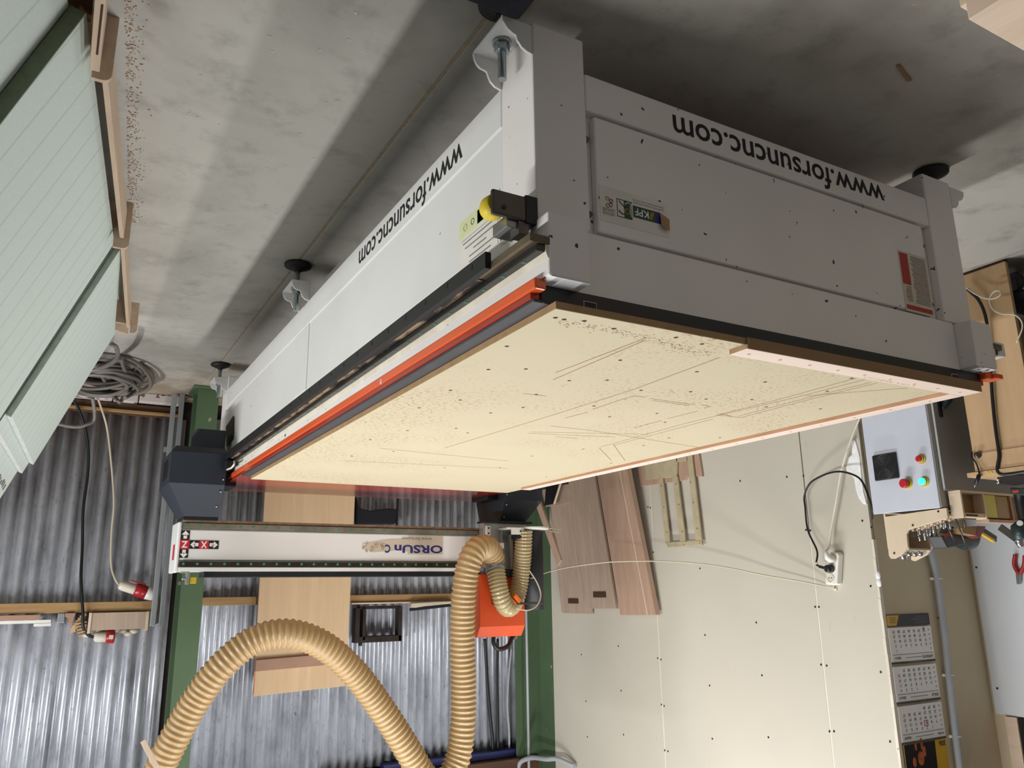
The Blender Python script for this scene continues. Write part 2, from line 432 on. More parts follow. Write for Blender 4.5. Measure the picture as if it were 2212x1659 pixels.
tag(obj('wood_offcut', MB().box(-2.12, -2.105, 0.42, 0.435, 0, 0.008), 'pale_wood'), 'tiny square wood offcut on the floor near the casters', 'offcut')

# back wall of corrugated sheets
wb = obj('wall_back', MB().box(-2.62, 2.3, 4.185, 4.30, 0, 3.0), 'dark_void', None, origin=(0, 4.2, 0), kind='structure')
def corrugated(x0, x1, z0, z1, per, amp, y0):
    n = max(8, int(abs(x1-x0)/per*10)); vs = []; fs = []
    for i in range(n+1):
        x = x0+(x1-x0)*i/n; ph = 2*PI*x/per; y = y0-amp*math.tanh(1.6*math.sin(ph))/0.92
        vs += [(x, y, z0), (x, y, z1)]
    for i in range(n): fs.append((2*i, 2*i+1, 2*i+3, 2*i+2))
    m = MB().add(vs, fs, True); o = obj('corrugated_sheet', m, 'galvanised', wb)
    s = o.modifiers.new('thick', 'SOLIDIFY'); s.thickness = 0.0012
    return o
for x0, x1, dy in ((0.05, 0.62, 0.0), (0.60, 1.46, 0.003), (1.44, 2.28, 0.0)): corrugated(x0, x1, 0.12, 3.0, 0.076, 0.014, 4.155-dy)
for x0, x1, dy in ((-0.72, -0.02, 0), (-1.50, -0.70, 0.003), (-2.38, -1.48, 0.0)): corrugated(x0, x1, 0.10, 2.29, 0.060, 0.012, 4.155-dy)
x = 0.115; rb = random.Random(2)
while x < 1.7:
    l = rb.uniform(0.13, 0.24); boxo('brick', (x, x+l-0.006, 4.02+rb.uniform(0, 0.012), 4.18, 0, 0.062+rb.uniform(-0.006, 0.006)), 'white_brick', wb, 0.006); x += l
boxo('sill_beam', (0.10, 1.7, 4.07, 4.18, 0.068, 0.125), 'dark_wood', wb, 0.003)
boxo('sill_beam', (0.10, 1.7, 4.05, 4.07, 0.110, 0.128), 'batten', wb, 0.003)
def top(name, mb, mat, label, cat, bev=0.002, group=None): return tag(obj(name, mb, mat, None, bev), label, cat, group)
top('wood_batten', MB().box(0.125, 1.75, 4.075, 4.140, 1.228, 1.284), 'batten', 'brown wooden batten across the corrugated wall beside the foam sheets', 'batten', 0.003)
top('wood_batten', MB().box(-0.075, -2.24, 4.085, 4.140, 1.212, 1.262), 'batten', 'long wooden batten across the corrugated wall behind the gantry', 'batten', 0.003)
top('wood_strip', MB().box(-1.05, -2.0, 4.070, 4.085, 1.262, 1.272), 'pale_wood', 'thin pale strip lying on the batten behind the big hose', 'strip', 0.001)
top('steel_beam', MB().box(-1.3, -2.37, 4.06, 4.14, 2.27, 2.315), 'blue_beam', 'blue steel beam along the top of the corrugated wall', 'beam')
top('wood_beam', MB().box(-0.9, -2.60, 4.0, 4.18, 2.32, 2.45), 'dark_wood', 'dark brown wooden beam above the blue steel beam', 'beam')

def ibeam_y(name, label, xc, w, y0, y1, h, t=0.010):
    r = thing(name, label, 'column', (xc, (y0+y1)/2, 0), 'green steel columns')
    boxo('flange', (xc-w/2, xc+w/2, y0, y0+t, 0, h), 'green_paint', r, 0.001)
    boxo('flange', (xc-w/2, xc+w/2, y1-t, y1, 0, h), 'green_paint', r, 0.001)
    boxo('web', (xc-0.004, xc+0.004, y0+t, y1-t, 0, h), 'green_paint', r, 0)
    return r
c = ibeam_y('steel_column', 'green painted steel column standing behind the gantry beside the fan cover', 0.0, 0.118, 3.70, 3.90, 3.0)
boxo('base_plate', (-0.075, 0.085, 3.68, 3.92, 0, 0.012), 'green_paint', c, 0.002)
c = thing('steel_column', 'green steel column in the corner beside the plasterboard wall', 'column', (-2.42, 3.9, 0), 'green steel columns')
boxo('flange', (-2.432, -2.420, 3.785, 3.965, 0, 2.62), 'green_paint', c, 0.001)
boxo('flange', (-2.60, -2.588, 3.785, 3.965, 0, 2.62), 'green_paint', c, 0.001)
boxo('web', (-2.588, -2.432, 3.872, 3.880, 0, 2.62), 'green_paint', c, 0)
boxo('side_plate', (-2.43, -2.265, 4.03, 4.042, 0, 2.62), 'green_paint', c, 0.001)
boxo('side_plate', (-2.43, -2.42, 3.965, 4.042, 0, 2.62), 'green_paint', c, 0.001)
pr = thing('metal_profile', 'pair of grey sheet metal profiles standing beside the green column', 'profile', (0.12, 3.97, 0))
for dx in (0.0, 0.045):
    boxo('channel', (0.098+dx, 0.126+dx, 3.955, 3.985, 0, 1.365), 'sheet_grey', pr, 0.002)
boxo('lip', (0.155, 0.185, 3.99, 4.0, 0.33, 0.36), 'sheet_grey', pr, 0.001)
top('metal_rod', MB().cyl((-2.30, 3.93, 0.2), (-2.30, 3.93, 2.6), 0.009, n=10), 'conduit', 'thin grey metal pipe running up the corner column', 'pipe', 0)

# left wall: plasterboard on studs
wl = obj('wall_left', MB().box(-2.50, -2.436, 1.165, 3.78, 0, 2.9), 'cord_white', None, origin=(-2.46, 2.4, 0), kind='structure')
for y0, y1 in ((2.634, 3.778), (1.479, 2.628), (1.142, 1.473)):
    boxo('plasterboard', (-2.434, -2.420, y0, y1, 0, 2.9), 'drywall', wl, 0.001)
for y in (2.631, 1.476): boxo('joint_strip', (-2.4345, -2.4215, y-0.0045, y+0.0045, 0.95 if y < 2 else 0.4, 2.9), 'cord_white', wl, 0)
sc = MB()
for p in ((-2.420, 1.577, 0.669), (-2.420, 1.475, 0.677), (-2.420, 1.494, 0.935), (-2.420, 1.468, 0.939), (-2.420, 1.487, 1.290), (-2.420, 1.466, 1.290), (-2.420, 1.488, 1.546), (-2.420, 1.457, 1.548), (-2.420, 1.480, 1.830), (-2.420, 1.455, 1.826), (-2.420, 1.862, 1.370), (-2.420, 2.240, 1.445), (-2.420, 1.855, 1.621), (-2.420, 2.232, 1.702), (-2.420, 1.848, 1.905), (-2.420, 2.240, 1.966), (-2.420, 2.647, 1.589), (-2.420, 2.619, 1.595), (-2.420, 2.638, 1.840), (-2.420, 2.614, 1.845), (-2.420, 2.632, 2.081), (-2.420, 2.604, 2.081), (-2.420, 3.019, 1.541), (-2.420, 3.011, 1.800), (-2.420, 3.392, 1.900), (-2.420, 3.007, 2.049), (-2.420, 3.390, 2.114), (-2.420, 3.427, 1.614), (-2.420, 1.177, 1.199), (-2.420, 1.179, 0.916), (-2.420, 1.179, 1.555), (-2.420, 1.175, 1.829), (-2.420, 2.243, 1.093), (-2.420, 1.890, 0.651), (-2.420, 2.659, 0.716), (-2.420, 2.637, 0.723), (-2.420, 2.635, 0.987)):
    sc.cyl((p[0], p[1], p[2]), (p[0]+0.0015, p[1], p[2]), 0.0048, n=8)
obj('screw_head', sc, 'black_metal', wl, kind='stuff')
tp = [(-2.420, 1.183, 0.552), (-2.420, 1.163, 0.551), (-2.420, 1.150, 0.628), (-2.420, 1.153, 0.722), (-2.420, 1.153, 0.789), (-2.420, 1.143, 0.847), (-2.420, 1.161, 0.842), (-2.420, 1.181, 0.813), (-2.420, 1.190, 0.776), (-2.420, 1.192, 0.721), (-2.420, 1.223, 0.692), (-2.420, 1.230, 0.674), (-2.420, 1.209, 0.626), (-2.420, 1.187, 0.616)]
obj('torn_plaster', MB().prism([(-2.421, p[1], p[2]) for p in tp], (0.006, 0, 0)), 'foam_white', wl, 0.002)
tr = MB(); rt = random.Random(4); zz = 1.0
while zz < 2.2:
    h = rt.uniform(0.03, 0.09); tr.box(-2.437, -2.418+rt.uniform(0, 0.002), 1.134, 1.142+rt.uniform(0.001, 0.006), zz, zz+h); zz += h
obj('torn_edge', tr, 'plastic_cream', wl, kind='stuff')
for z in (1.155, 1.185): obj('plaster_blob', MB().sphere((-2.421, 1.135, z), 0.012, 6, 0.6, 1, 1.6), 'foam_white', wl)
wn = obj('wall_niche', MB().box(-2.44, -3.16, 1.14, 1.165, 0, 2.9), 'niche_paint', None, origin=(-2.8, 1.15, 0), kind='structure')
sc = MB()
for p in ((-2.428, 1.140, 1.190), (-2.426, 1.140, 1.488), (-2.420, 1.140, 1.852), (-2.810, 1.140, 1.343), (-2.808, 1.140, 1.645), (-2.422, 1.140, 0.947), (-2.798, 1.140, 1.887)):
    sc.cyl((p[0], 1.1385, p[2]), (p[0], 1.141, p[2]), 0.0045, n=8)
obj('screw_head', sc, 'black_metal', wn, kind='stuff')
ws = obj('wall_side', MB().box(-3.13, -3.2, -2.2, 1.14, 0, 2.9), 'niche_paint', None, origin=(-3.15, 0, 0), kind='structure')
wbd = thing('whiteboard', 'large plain white wall panel behind the workbench', 'panel', (-3.12, 0.4, 0.7))
boxo('sheet', (-3.128, -3.118, -0.6, 1.125, 0.70, 1.772), 'whiteboard', wbd, 0.001)
obj('screw_head', MB().cyl((-3.118, 1.10, 1.66), (-3.1165, 1.10, 1.66), 0.005, n=8), 'black_metal', wbd)
obj('screw_head', MB().cyl((-3.118, 1.11, 1.12), (-3.1165, 1.11, 1.12), 0.005, n=8), 'black_metal', wbd)
fr = thing('opening_frame', 'pale wooden opening frame above the white wall panel', 'frame', (-3.12, 0.6, 1.775))
boxo('post', (-3.128, -3.11, 1.03, 1.085, 1.776, 2.6), 'pale_wood', fr, 0.002)
boxo('dark_opening', (-3.128, -3.120, -0.6, 1.03, 1.776, 2.6), 'dark_void', fr, 0.001)  # dark panel stands in for the unlit depth of the opening
boxo('inner_post', (-3.120, -3.112, 0.93, 0.99, 1.776, 2.6), 'dark_wood', fr, 0.001)

# ================================================================ THE ROUTER TABLE
XL = -1.400           # far side of the body
YE = 3.22             # back end of the body
MC = thing('cnc_router_table', 'long white steel router table with orange frame and pale board bed', 'cnc machine', (-0.7, 1.6, 0))
def mirror_box(b): return (XL-b[1], XL-b[0], *b[2:])
# side frames: rails, posts, inset panels (x = 0 side is in view)
WP, WC = 'white_paint', 'white_paint_chipped'
for flip in (0, 1):
    f = mirror_box if flip else (lambda b: b)
    def B(name, b, m, bev=0.004): return boxo(name, f(b), m, MC, bev)
    B('side_rail', (-0.06, 0, 0.1305, YE-0.131, 0.155, 0.250), WP)
    B('side_rail', (-0.06, 0, 0.1305, YE-0.131, 0.500, 0.535), WP, 0.010)
    B('side_post', (-0.06, 0, 1.565, 1.735, 0.2505, 0.4995), WP)
    for y0, y1 in ((0.132, 1.563), (1.737, 3.085)): B('side_panel', (-0.03, -0.003, y0, y1, 0.250, 0.500), WP, 0.002)
    for y0, y1 in ((0.0, 0.130), (3.09, YE)): B('corner_post', (-0.1255, 0, y0, y1, 0.080, 0.516), WC, 0.004)
    # rail beam on top of the body
    B('rail_beam', (-0.088, 0.003, -0.045, YE+0.02, 0.520, 0.647), WC, 0.004)
    B('rail_bed', (-0.01, 0.042, -0.0445, YE-0.05, 0.572, 0.588), 'bed_metal', 0.001)
    o = obj('dust_ledge', MB().prism([(*( (x, -0.043, z) if not flip else (XL-x, -0.043, z)),) for x, z in ((0.0, 0.588), (0.0085, 0.588), (0.0085, 0.601), (0.0038, 0.613), (0.0, 0.613))], (0, YE-0.05, 0)), 'cream_dust', MC)
    lr = B('linear_rail', (0.009, 0.026, -0.040, YE-0.06, 0.588, 0.602), 'rail_steel', 0.001)
    B('rail_groove', (0.0258, 0.0266, -0.040, YE-0.06, 0.592, 0.597), 'black_metal', 0)
    B('gear_rack', (0.0405, 0.054, 0.105, YE-0.2, 0.553, 0.588), 'black_metal', 0.001)
    B('rack_dust', (0.0275, 0.0405, 0.16, YE-0.3, 0.588, 0.5905), 'dust_black', 0.001)
    if not flip:
        caps = MB(); yy = 0.02
        while yy < 2.7:
            caps.cyl((0.0175, yy, 0.6015), (0.0175, yy, 0.6026), 0.0052, n=10); yy += 0.080
        obj('rail_cap', caps, 'cap_green', lr, kind='stuff')
        sl = MB(); yy = 0.16
        while yy < 2.85:
            sl.box(0.0535, 0.0548, yy, yy+0.008, 0.560, 0.570); yy += 0.115
        obj('rack_slot', sl, 'black_rubber', MC, kind='stuff')
# end frame facing the camera
boxo('end_rail', (-0.126, -1.272, 0.0, 0.05, 0.158, 0.243), WC, MC, 0.004)
boxo('end_beam', (-0.0885, -1.3115, 0.0, 0.05, 0.517, 0.655), WC, MC, 0.005)
boxo('end_recess', (-0.126, -1.272, 0.022, 0.05, 0.243, 0.517), WC, MC, 0)
boxo('end_panel', (-0.147, -1.236, 0.003, 0.022, 0.250, 0.509), WC, MC, 0.004)
for x, z in ((-0.136, 0.300), (-0.136, 0.468), (-1.252, 0.30), (-1.252, 0.47)):
    obj('panel_screw', MB().cyl((x, 0.014, z), (x, 0.022, z), 0.0065, n=6, smooth=False), 'dark_steel', MC)
boxo('back_frame', (-0.088, -1.312, YE-0.05, YE, 0.158, 0.655), WC, MC, 0.004)
# left plate has a small rail stub behind
boxo('rail_stub', (XL-0.075, XL-0.03, -0.035, 0.02, 0.560, 0.600), WC, MC, 0.004)
# levelling feet with brackets
def foot(y0, y1, s, xs):
    """bracket welded to the side at x = xs, standing out by s"""
    yc = (y0+y1)/2; x = xs+s*0.033
    b = obj('foot_bracket', MB().box(xs+s*0.0005, xs+s*0.068, y0, y1, 0.090, 0.097), WP, MC, 0.002)
    prof = [(0.0005, 0.0905), (0.068, 0.0905), (0.068, 0.099), (0.065, 0.112), (0.060, 0.121), (0.052, 0.127), (0.040, 0.129), (0.036, 0.131), (0.033, 0.140), (0.028, 0.151), (0.017, 0.160), (0.0005, 0.164)]
    near = [(0.0005, 0.0905), (0.069, 0.0905), (0.067, 0.104), (0.056, 0.118), (0.045, 0.124), (0.037, 0.126), (0.034, 0.137), (0.024, 0.149), (0.012, 0.155), (0.0005, 0.157)]
    obj('gusset', MB().prism([(xs+s*px, y1-0.0065, pz) for px, pz in prof], (0, 0.006, 0)), WP, b, 0.001)
    obj('gusset', MB().prism([(xs+s*px, y0+0.0005, pz) for px, pz in (near if y0 < 0.5 else prof)], (0, 0.006, 0)), WP, b, 0.001)
    pad = MB(); pr = [(0.047, 0.0), (0.050, 0.003), (0.049, 0.011), (0.030, 0.020), (0.016, 0.024), (0.012, 0.032)]
    pad.tube([(x, yc, z+0.0005) for r_, z in pr], [r_ for r_, z in pr], 28)
    obj('foot_pad', pad, 'black_rubber', MC)
    o = obj('foot_bolt', MB().cyl((x, yc, 0.03), (x, yc, 0.186), 0.0090, n=16), 'zinc', MC, 0.001)
    obj('nut', MB().cyl((x, yc, 0.104), (x, yc, 0.121), 0.0165, n=6, smooth=False), 'zinc', o, 0.001)
    obj('washer', MB().cyl((x, yc, 0.0972), (x, yc, 0.104), 0.020, n=20), 'zinc', o)
for y0, y1 in ((0.0, 0.132), (1.568, 1.705), (3.095, 3.235)):
    foot(y0, y1, 1, 0.0); foot(y0, y1, -1, XL)
# end stop with yellow rubber buffer
bf = boxo('buffer_plate', (0.0, 0.097, -0.004, 0.006, 0.478, 0.530), 'dark_steel', MC, 0.006)
boxo('buffer_block', (0.0, 0.026, -0.006, 0.07, 0.476, 0.532), 'black_metal', bf, 0.001)
boxo('buffer_bracket', (0.02, 0.062, 0.004, 0.06, 0.520, 0.545), 'steel', bf, 0.002)
boxo('bracket_foot', (0.018, 0.040, -0.002, 0.03, 0.530, 0.556), 'dark_steel', bf, 0.001)
obj('rubber_buffer', MB().tube([(0.080, 0.006, 0.502), (0.080, 0.03, 0.502), (0.080, 0.042, 0.502), (0.080, 0.048, 0.502)], [0.021, 0.024, 0.020, 0.008], 20), 'yellow', bf)
obj('bolt_head', MB().cyl((0.072, -0.0055, 0.512), (0.072, -0.003, 0.512), 0.0045, n=12), 'black_metal', bf)
# painted table frame, slotted plastic bed
FR = boxo('table_frame', (XL-0.014, 0.014, 0.004, 3.13, 0.6475, 0.678), 'orange_frame', MC, 0.002)
boxo('edge_tube', (-0.006, 0.0190, -0.020, 2.80, 0.6445, 0.6660), 'orange_paint', FR, 0.003)
boxo('edge_tube', (XL-0.019, XL+0.006, -0.020, 2.80, 0.6445, 0.6660), 'orange_paint', FR, 0.003)
boxo('frame_corner', (XL-0.052, XL-0.0195, -0.030, 0.012, 0.650, 0.664), 'orange_paint', FR, 0.003)
boxo('red_liner', (-0.024, 0.0025, -0.030, -0.020, 0.628, 0.6465), 'plate_red', MC, 0.001)
boxo('end_cover', (-0.088, -0.002, -0.0445, 0.003, 0.6472, 0.6480), 'sticker_pure', MC, 0)  # white skins paint the lit tops of both beam ends
boxo('end_cover', (XL+0.002, XL+0.086, -0.0445, 0.003, 0.6472, 0.6480), 'white_paint_worn', MC, 0)
boxo('front_bar', (-0.0065, XL+0.0065, -0.001, 0.0035, 0.6482, 0.6835), 'black_plastic', MC, 0.001)
n = 15; x0, x1 = 0.012, -1.378; w = (x1-x0)/n
for i in range(n):
    a = x0+w*i; b = a+w
    boxo('bed_slat', (a-0.002, b+0.007, 0.0, 2.515, 0.6782, 0.6845), 'table_pvc', MC, 0.001)
for a in (-0.100, -1.262):
    obj('t_slot_end', MB().box(a, a-0.030, -0.0022, -0.0008, 0.664, 0.6815), 'sticker_cream', MC)
    obj('t_slot_hole', MB().box(a-0.0015, a-0.0285, -0.0030, -0.0022, 0.6655, 0.680), 'black_rubber', MC)
# spoil board with raised L-shaped fence
BX0, BX1, BY0, BY1 = -0.024, -1.337, -0.022, 2.485
SB = boxo('spoil_board', (BX0, BX1, BY0, BY1, 0.6848, 0.700), 'spoilboard', MC, 0.0008)
boxo('board_edge', (BX0+0.0004, BX1, BY0-0.0006, BY0+0.004, 0.6850, 0.6992), 'mdf_brown', SB, 0)
boxo('board_edge', (BX0+0.0006, BX0-0.003, BY0, BY1, 0.6850, 0.6992), 'mdf_brown', SB, 0)
boxo('fence_strip', (-0.497, BX1-0.004, BY0-0.006, 0.024, 0.7003, 0.711), 'ply_pink', MC, 0.001)
boxo('fence_strip', (-1.290, BX1-0.004, 0.0245, 2.26, 0.7003, 0.711), 'ply_pink_y', MC, 0.001)
boxo('fence_end', (-0.4965, -0.4975, BY0-0.005, 0.023, 0.7004, 0.7103), 'ply_edge', MC, 0)
for k in range(3): boxo('ply_layer', (-0.4962, -0.4968, BY0-0.005, 0.023, 0.7016+0.003*k, 0.7026+0.003*k), 'mdf_brown', MC, 0)
boxo('fence_side', (-1.2897, -1.2905, 0.025, 2.26, 0.7004, 0.7103), 'fence_edge', MC, 0)
boxo('fence_front', (-0.50, BX1-0.0042, BY0-0.0066, BY0-0.0055, 0.6850, 0.7103), 'brown_wood', MC, 0)
hl = MB(); rh = random.Random(11)
for p in ((-0.108, 0.009, 0.700), (-0.069, 0.020, 0.700), (-0.186, 0.021, 0.700), (-0.334, 0.008, 0.700), (-0.413, 0.017, 0.700), (-0.334, 0.194, 0.700), (-0.332, 0.396, 0.700), (-0.413, 0.350, 0.700), (-0.557, 0.190, 0.700), (-0.553, 0.394, 0.700), (-0.550, 0.598, 0.700), (-0.675, 0.694, 0.700), (-0.679, 0.347, 0.700), (-0.775, 0.392, 0.700), (-0.778, 0.185, 0.700), (-1.001, 0.180, 0.700), (-0.944, 0.061, 0.700), (-0.892, 0.340, 0.700), (-0.999, 0.388, 0.700), (-0.879, 0.684, 0.700), (-1.066, 0.884, 0.700), (-0.773, 0.595, 0.700), (-1.161, 0.335, 0.700), (-0.334, 0.554, 0.700), (-0.381, 0.701, 0.700), (-0.108, 0.396, 0.700), (-0.183, 0.353, 0.700), (-0.115, 0.614, 0.700), (-0.184, 0.699, 0.700), (-0.334, 0.805, 0.700), (-0.020, -0.093, 0.700), (-0.057, 0.219, 0.700), (-0.049, 0.019, 0.700), (-0.124, 0.835, 0.700), (-0.342, 1.049, 0.700), (-0.409, 1.102, 0.700), (-0.220, 1.150, 0.700), (-0.170, 1.352, 0.700), (-0.324, 1.533, 0.700), (-0.222, 1.695, 0.700), (-1.220, 1.419, 0.700), (-0.927, 1.194, 0.700), (-0.839, 1.407, 0.700), (-1.079, 1.037, 0.700), (-1.220, 0.801, 0.700), (-0.869, 1.718, 0.700), (-0.660, 1.814, 0.700), (-1.197, 1.877, 0.700)):
    if BX1+0.06 < p[0] < BX0-0.01 and BY0 < p[1] < BY1: hl.cyl((p[0], p[1], 0.6995), (p[0], p[1], 0.7004), 0.0048, n=10)
obj('drill_hole', hl, 'hole_dark', SB, kind='stuff')
hl = MB()
for k in range(9):
    x = -0.53-0.095*k; hl.cyl((x, 0.0, 0.7105), (x, 0.0, 0.7114), 0.0042, n=10)
for k in range(18): hl.cyl((-1.315, 0.10+0.12*k, 0.7105), (-1.315, 0.10+0.12*k, 0.7114), 0.0042, n=10)
obj('screw_hole', hl, 'fence_edge', SB, kind='stuff')
sp = MB(); rs = random.Random(21)
for k in range(240):                                   # worn pin pricks along the near edge
    x = rs.uniform(-0.06, -0.49); y = 0.050+rs.gauss(0, 0.010)+0.02*math.sin(x*9)
    a = rs.uniform(0, 3); l = rs.uniform(0.001, 0.0028)
    sp.add([(x-l, y-0.0006, 0.70035), (x+l, y-0.0006, 0.70035), (x+l, y+0.0006, 0.70035), (x-l, y+0.0006, 0.70035)], [(0, 1, 2, 3)])
obj('surface_prick', sp, 'groove_brown', SB, kind='stuff')
gl = MB()
def groove(pts, w=0.0022):
    for a, b in zip(pts, pts[1:]):
        a = V(a); b = V(b); d = (b-a).normalized(); e = V(-d.y, d.x, 0)*w/2; z = V(0, 0, 0.0004)
        gl.add([a-e+z, b-e+z, b+e+z, a+e+z], [(0, 1, 2, 3)])
for g in ([(-0.512, 0.724, 0.700), (-0.530, 0.389, 0.700), (-0.519, 0.075, 0.700)], [(-0.462, 1.393, 0.700), (-0.512, 0.724, 0.700)],
          [(-0.262, 0.349, 0.700), (-0.281, 0.039, 0.700)], [(-0.292, 0.406, 0.700), (-0.289, 0.053, 0.700)],
          [(-0.571, 0.494, 0.700), (-0.578, 0.450, 0.700), (-0.610, 0.451, 0.700)], [(-0.635, 0.456, 0.700), (-0.791, 0.459, 0.700)], [(-0.655, 0.471, 0.700), (-0.789, 0.473, 0.700)], [(-0.808, 0.450, 0.700), (-0.852, 0.455, 0.700), (-0.846, 0.478, 0.700)],
          [(-0.571, 0.634, 0.700), (-0.571, 0.494, 0.700)], [(-0.566, 0.769, 0.700), (-0.580, 0.670, 0.700)],
          [(-0.849, 0.637, 0.700), (-0.861, 0.517, 0.700)], [(-0.847, 0.796, 0.700), (-0.852, 0.666, 0.700)],
          [(-0.969, 1.152, 0.700), (-1.176, 1.361, 0.700)], [(-0.969, 1.068, 0.700), (-1.234, 1.346, 0.700)], [(-0.958, 1.136, 0.700), (-0.948, 0.681, 0.700), (-0.956, 0.534, 0.700)], [(-0.980, 1.084, 0.700), (-0.979, 0.581, 0.700)],
          [(-0.951, 0.536, 0.700), (-0.958, 0.277, 0.700), (-0.953, 0.056, 0.700)], [(-0.956, 0.534, 0.700), (-0.980, 0.296, 0.700), (-0.985, 0.055, 0.700)], [(-1.041, 0.528, 0.700), (-1.036, 0.250, 0.700), (-1.043, 0.062, 0.700)], [(-1.019, 0.510, 0.700), (-1.016, 0.248, 0.700), (-1.023, 0.067, 0.700)],
          [(-0.949, 0.530, 0.700), (-1.044, 0.527, 0.700)], [(-0.942, 0.512, 0.700), (-1.001, 0.526, 0.700)],
          [(-0.702, 1.032, 0.700), (-0.784, 1.029, 0.700)], [(-0.589, 1.023, 0.700), (-0.890, 0.950, 0.700)], [(-0.583, 1.000, 0.700), (-0.958, 0.863, 0.700)], [(-0.255, 1.491, 0.700), (-0.819, 1.552, 0.700)], [(-0.226, 1.815, 0.700), (-0.917, 1.725, 0.700)], [(-0.298, 0.561, 0.700), (-0.366, 0.556, 0.700)], [(-0.592, 0.887, 0.700), (-0.753, 0.892, 0.700), (-1.319, 0.987, 0.700)],
          [(-0.991, 0.243, 0.700), (-1.162, 0.060, 0.700)]):
    groove(g)
obj('routed_groove', gl, 'groove_brown', SB, kind='stuff')
lj = MB(); 
for k in range(60):
    x = -1.02+rs.uniform(-0.10, 0.10); y = 0.012+rs.uniform(-0.004, 0.004); lj.add([(x-0.0015, y, 0.7113), (x+0.0015, y, 0.7113), (x+0.0015, y+0.001, 0.7113), (x-0.0015, y+0.001, 0.7113)], [(0, 1, 2, 3)])
obj('fence_prick', lj, 'groove_brown', SB, kind='stuff')
# lettering
text('lettering', 'www.forsuncnc.com', (0.0006, 0.315, 0.180), (0, 1, 0), (0, 0, 1), 'ink', MC, width=0.715, height=0.066, weight=0.012, shear=0.0)
text('lettering', 'www.forsuncnc.com', (-1.085, -0.0006, 0.171), (1, 0, 0.013), (-0.013, 0, 1), 'ink', MC, width=0.725, height=0.063, weight=0.012)
# stickers on the end panel
n = (0, -1, 0)
ox, oz = -0.330, 0.405
st = patch('sponsor_sticker', (ox, 0.0028, oz), (1, 0, 0), (0, 0, 1), 0.178, 0.078, 'sticker_white', MC)
def sk(name, x, z, w, h, m, y=0.0020): return patch(name, (ox+x, y, oz+z), (1, 0, 0), (0, 0, 1), w, h, m, st, 0.0004)
sk('green_box', 0.036, 0.026, 0.058, 0.026, 'sticker_green'); sk('blue_box', 0.022, 0.026, 0.014, 0.026, 'ink_blue')
text('print', 'KPF', (ox+0.054, 0.0013, oz+0.031), (1, 0, 0), (0, 0, 1), 'sticker_pure', st, width=0.036, height=0.016, weight=0.01)
for k in range(3): obj('gold_stroke', MB().bar((ox+0.040+0.003*k, 0.0012, oz+0.031), (ox+0.047+0.003*k, 0.0012, oz+0.048), 0.0014, 0.0004, (0, 1, 0)), 'sticker_gold', st)
for _k, _s in enumerate(('EUROPOS ŽEMĖS ŪKIO FONDAS KAIMO PLĖTRAI:', 'EUROPA INVESTUOJA Į KAIMO VIETOVES')): text('print', _s, (ox+0.012, 0.0013, oz+0.017-0.007*_k), (1, 0, 0), (0, 0, 1), 'ink_grey', st, width=0.082, height=0.0045)
sk('green_half', 0.097, 0.020, 0.020, 0.040, 'sticker_green'); sk('frame_line', 0.117, 0.020, 0.018, 0.0012, 'ink'); sk('frame_line', 0.117, 0.0588, 0.018, 0.0012, 'ink'); sk('frame_line', 0.134, 0.020, 0.0012, 0.040, 'ink')
vs = text('print', 'LEADER', (ox+0.098, 0.0013, oz+0.054), (0, 0, -1), (1, 0, 0), 'sticker_pure', st, width=0.026, height=0.0045, weight=0.01)
obj('gold_ring', MB().ring((ox+0.110, 0.0014, oz+0.044), 0.006, 0.0009, 'y', 18, 5), 'sticker_gold', st)
obj('white_arc', MB().tube([(ox+0.106+0.010*math.cos(a), 0.0014, oz+0.034+0.010*math.sin(a)) for a in [R(200+12*k) for k in range(12)]], 0.0011, 5), 'sticker_pure', st)
obj('black_arc', MB().tube([(ox+0.121+0.010*math.cos(a), 0.0014, oz+0.042+0.010*math.sin(a)) for a in [R(20+12*k) for k in range(9)]], 0.0009, 5), 'ink', st)
obj('stalk', MB().tube([(ox+0.112, 0.0014, oz+0.038), (ox+0.122, 0.0014, oz+0.031), (ox+0.130, 0.0014, oz+0.024)], 0.0007, 5), 'ink', st)
for _k, _s in enumerate(('LIETUVOS', 'LEADER')): text('print', _s, (ox+0.142, 0.0013, oz+0.056-0.008*_k), (1, 0, 0), (0, 0, 1), 'ink_grey', st, width=0.030, height=0.0065)
for (a, m) in ((80, 'ink_grey'), (140, 'ink_red'), (210, 'sticker_green'), (285, 'sticker_gold')):
    c = (ox+0.157+0.008*math.cos(R(a)), 0.0014, oz+0.034+0.008*math.sin(R(a)))
    obj('leaf_ring', MB().ring(c, 0.004, 0.0007, 'y', 14, 5), m, st)
obj('peeled_corner', MB().prism([(ox-0.002, 0.0015, oz+0.036), (ox+0.004, -0.004, oz+0.066), (ox+0.026, -0.006, oz+0.060), (ox+0.024, 0.0012, oz+0.026)], (0, -0.0006, 0)), 'mdf_brown', st)
# instruction label, print turned on its side
ix, iz = -1.232, 0.345
il = patch('instruction_label', (ix, 0.0028, iz), (1, 0, 0), (0, 0, 1), 0.118, 0.168, 'sticker_cream', MC)
def ik(x, z, w, h, m, nm='print_block'): return patch(nm, (ix+x, 0.0020, iz+z), (1, 0, 0), (0, 0, 1), w, h, m, il, 0.0003)
ik(0.080, 0.005, 0.034, 0.088, 'ink_red'); ik(0.005, 0.150, 0.108, 0.012, 'ink_red')
ri = random.Random(9)
for k in range(26):
    z = 0.008+0.0052*k
    ik(0.006, z, 0.066-ri.uniform(0, 0.01), 0.0022, 'ink_red' if k in (9, 14, 19) else 'ink_grey', 'print_line')
for k in range(8): ik(0.082, 0.098+0.0055*k, 0.026-ri.uniform(0, 0.008), 0.0022, 'ink_red' if k in (2, 5) else 'ink_grey', 'print_line')
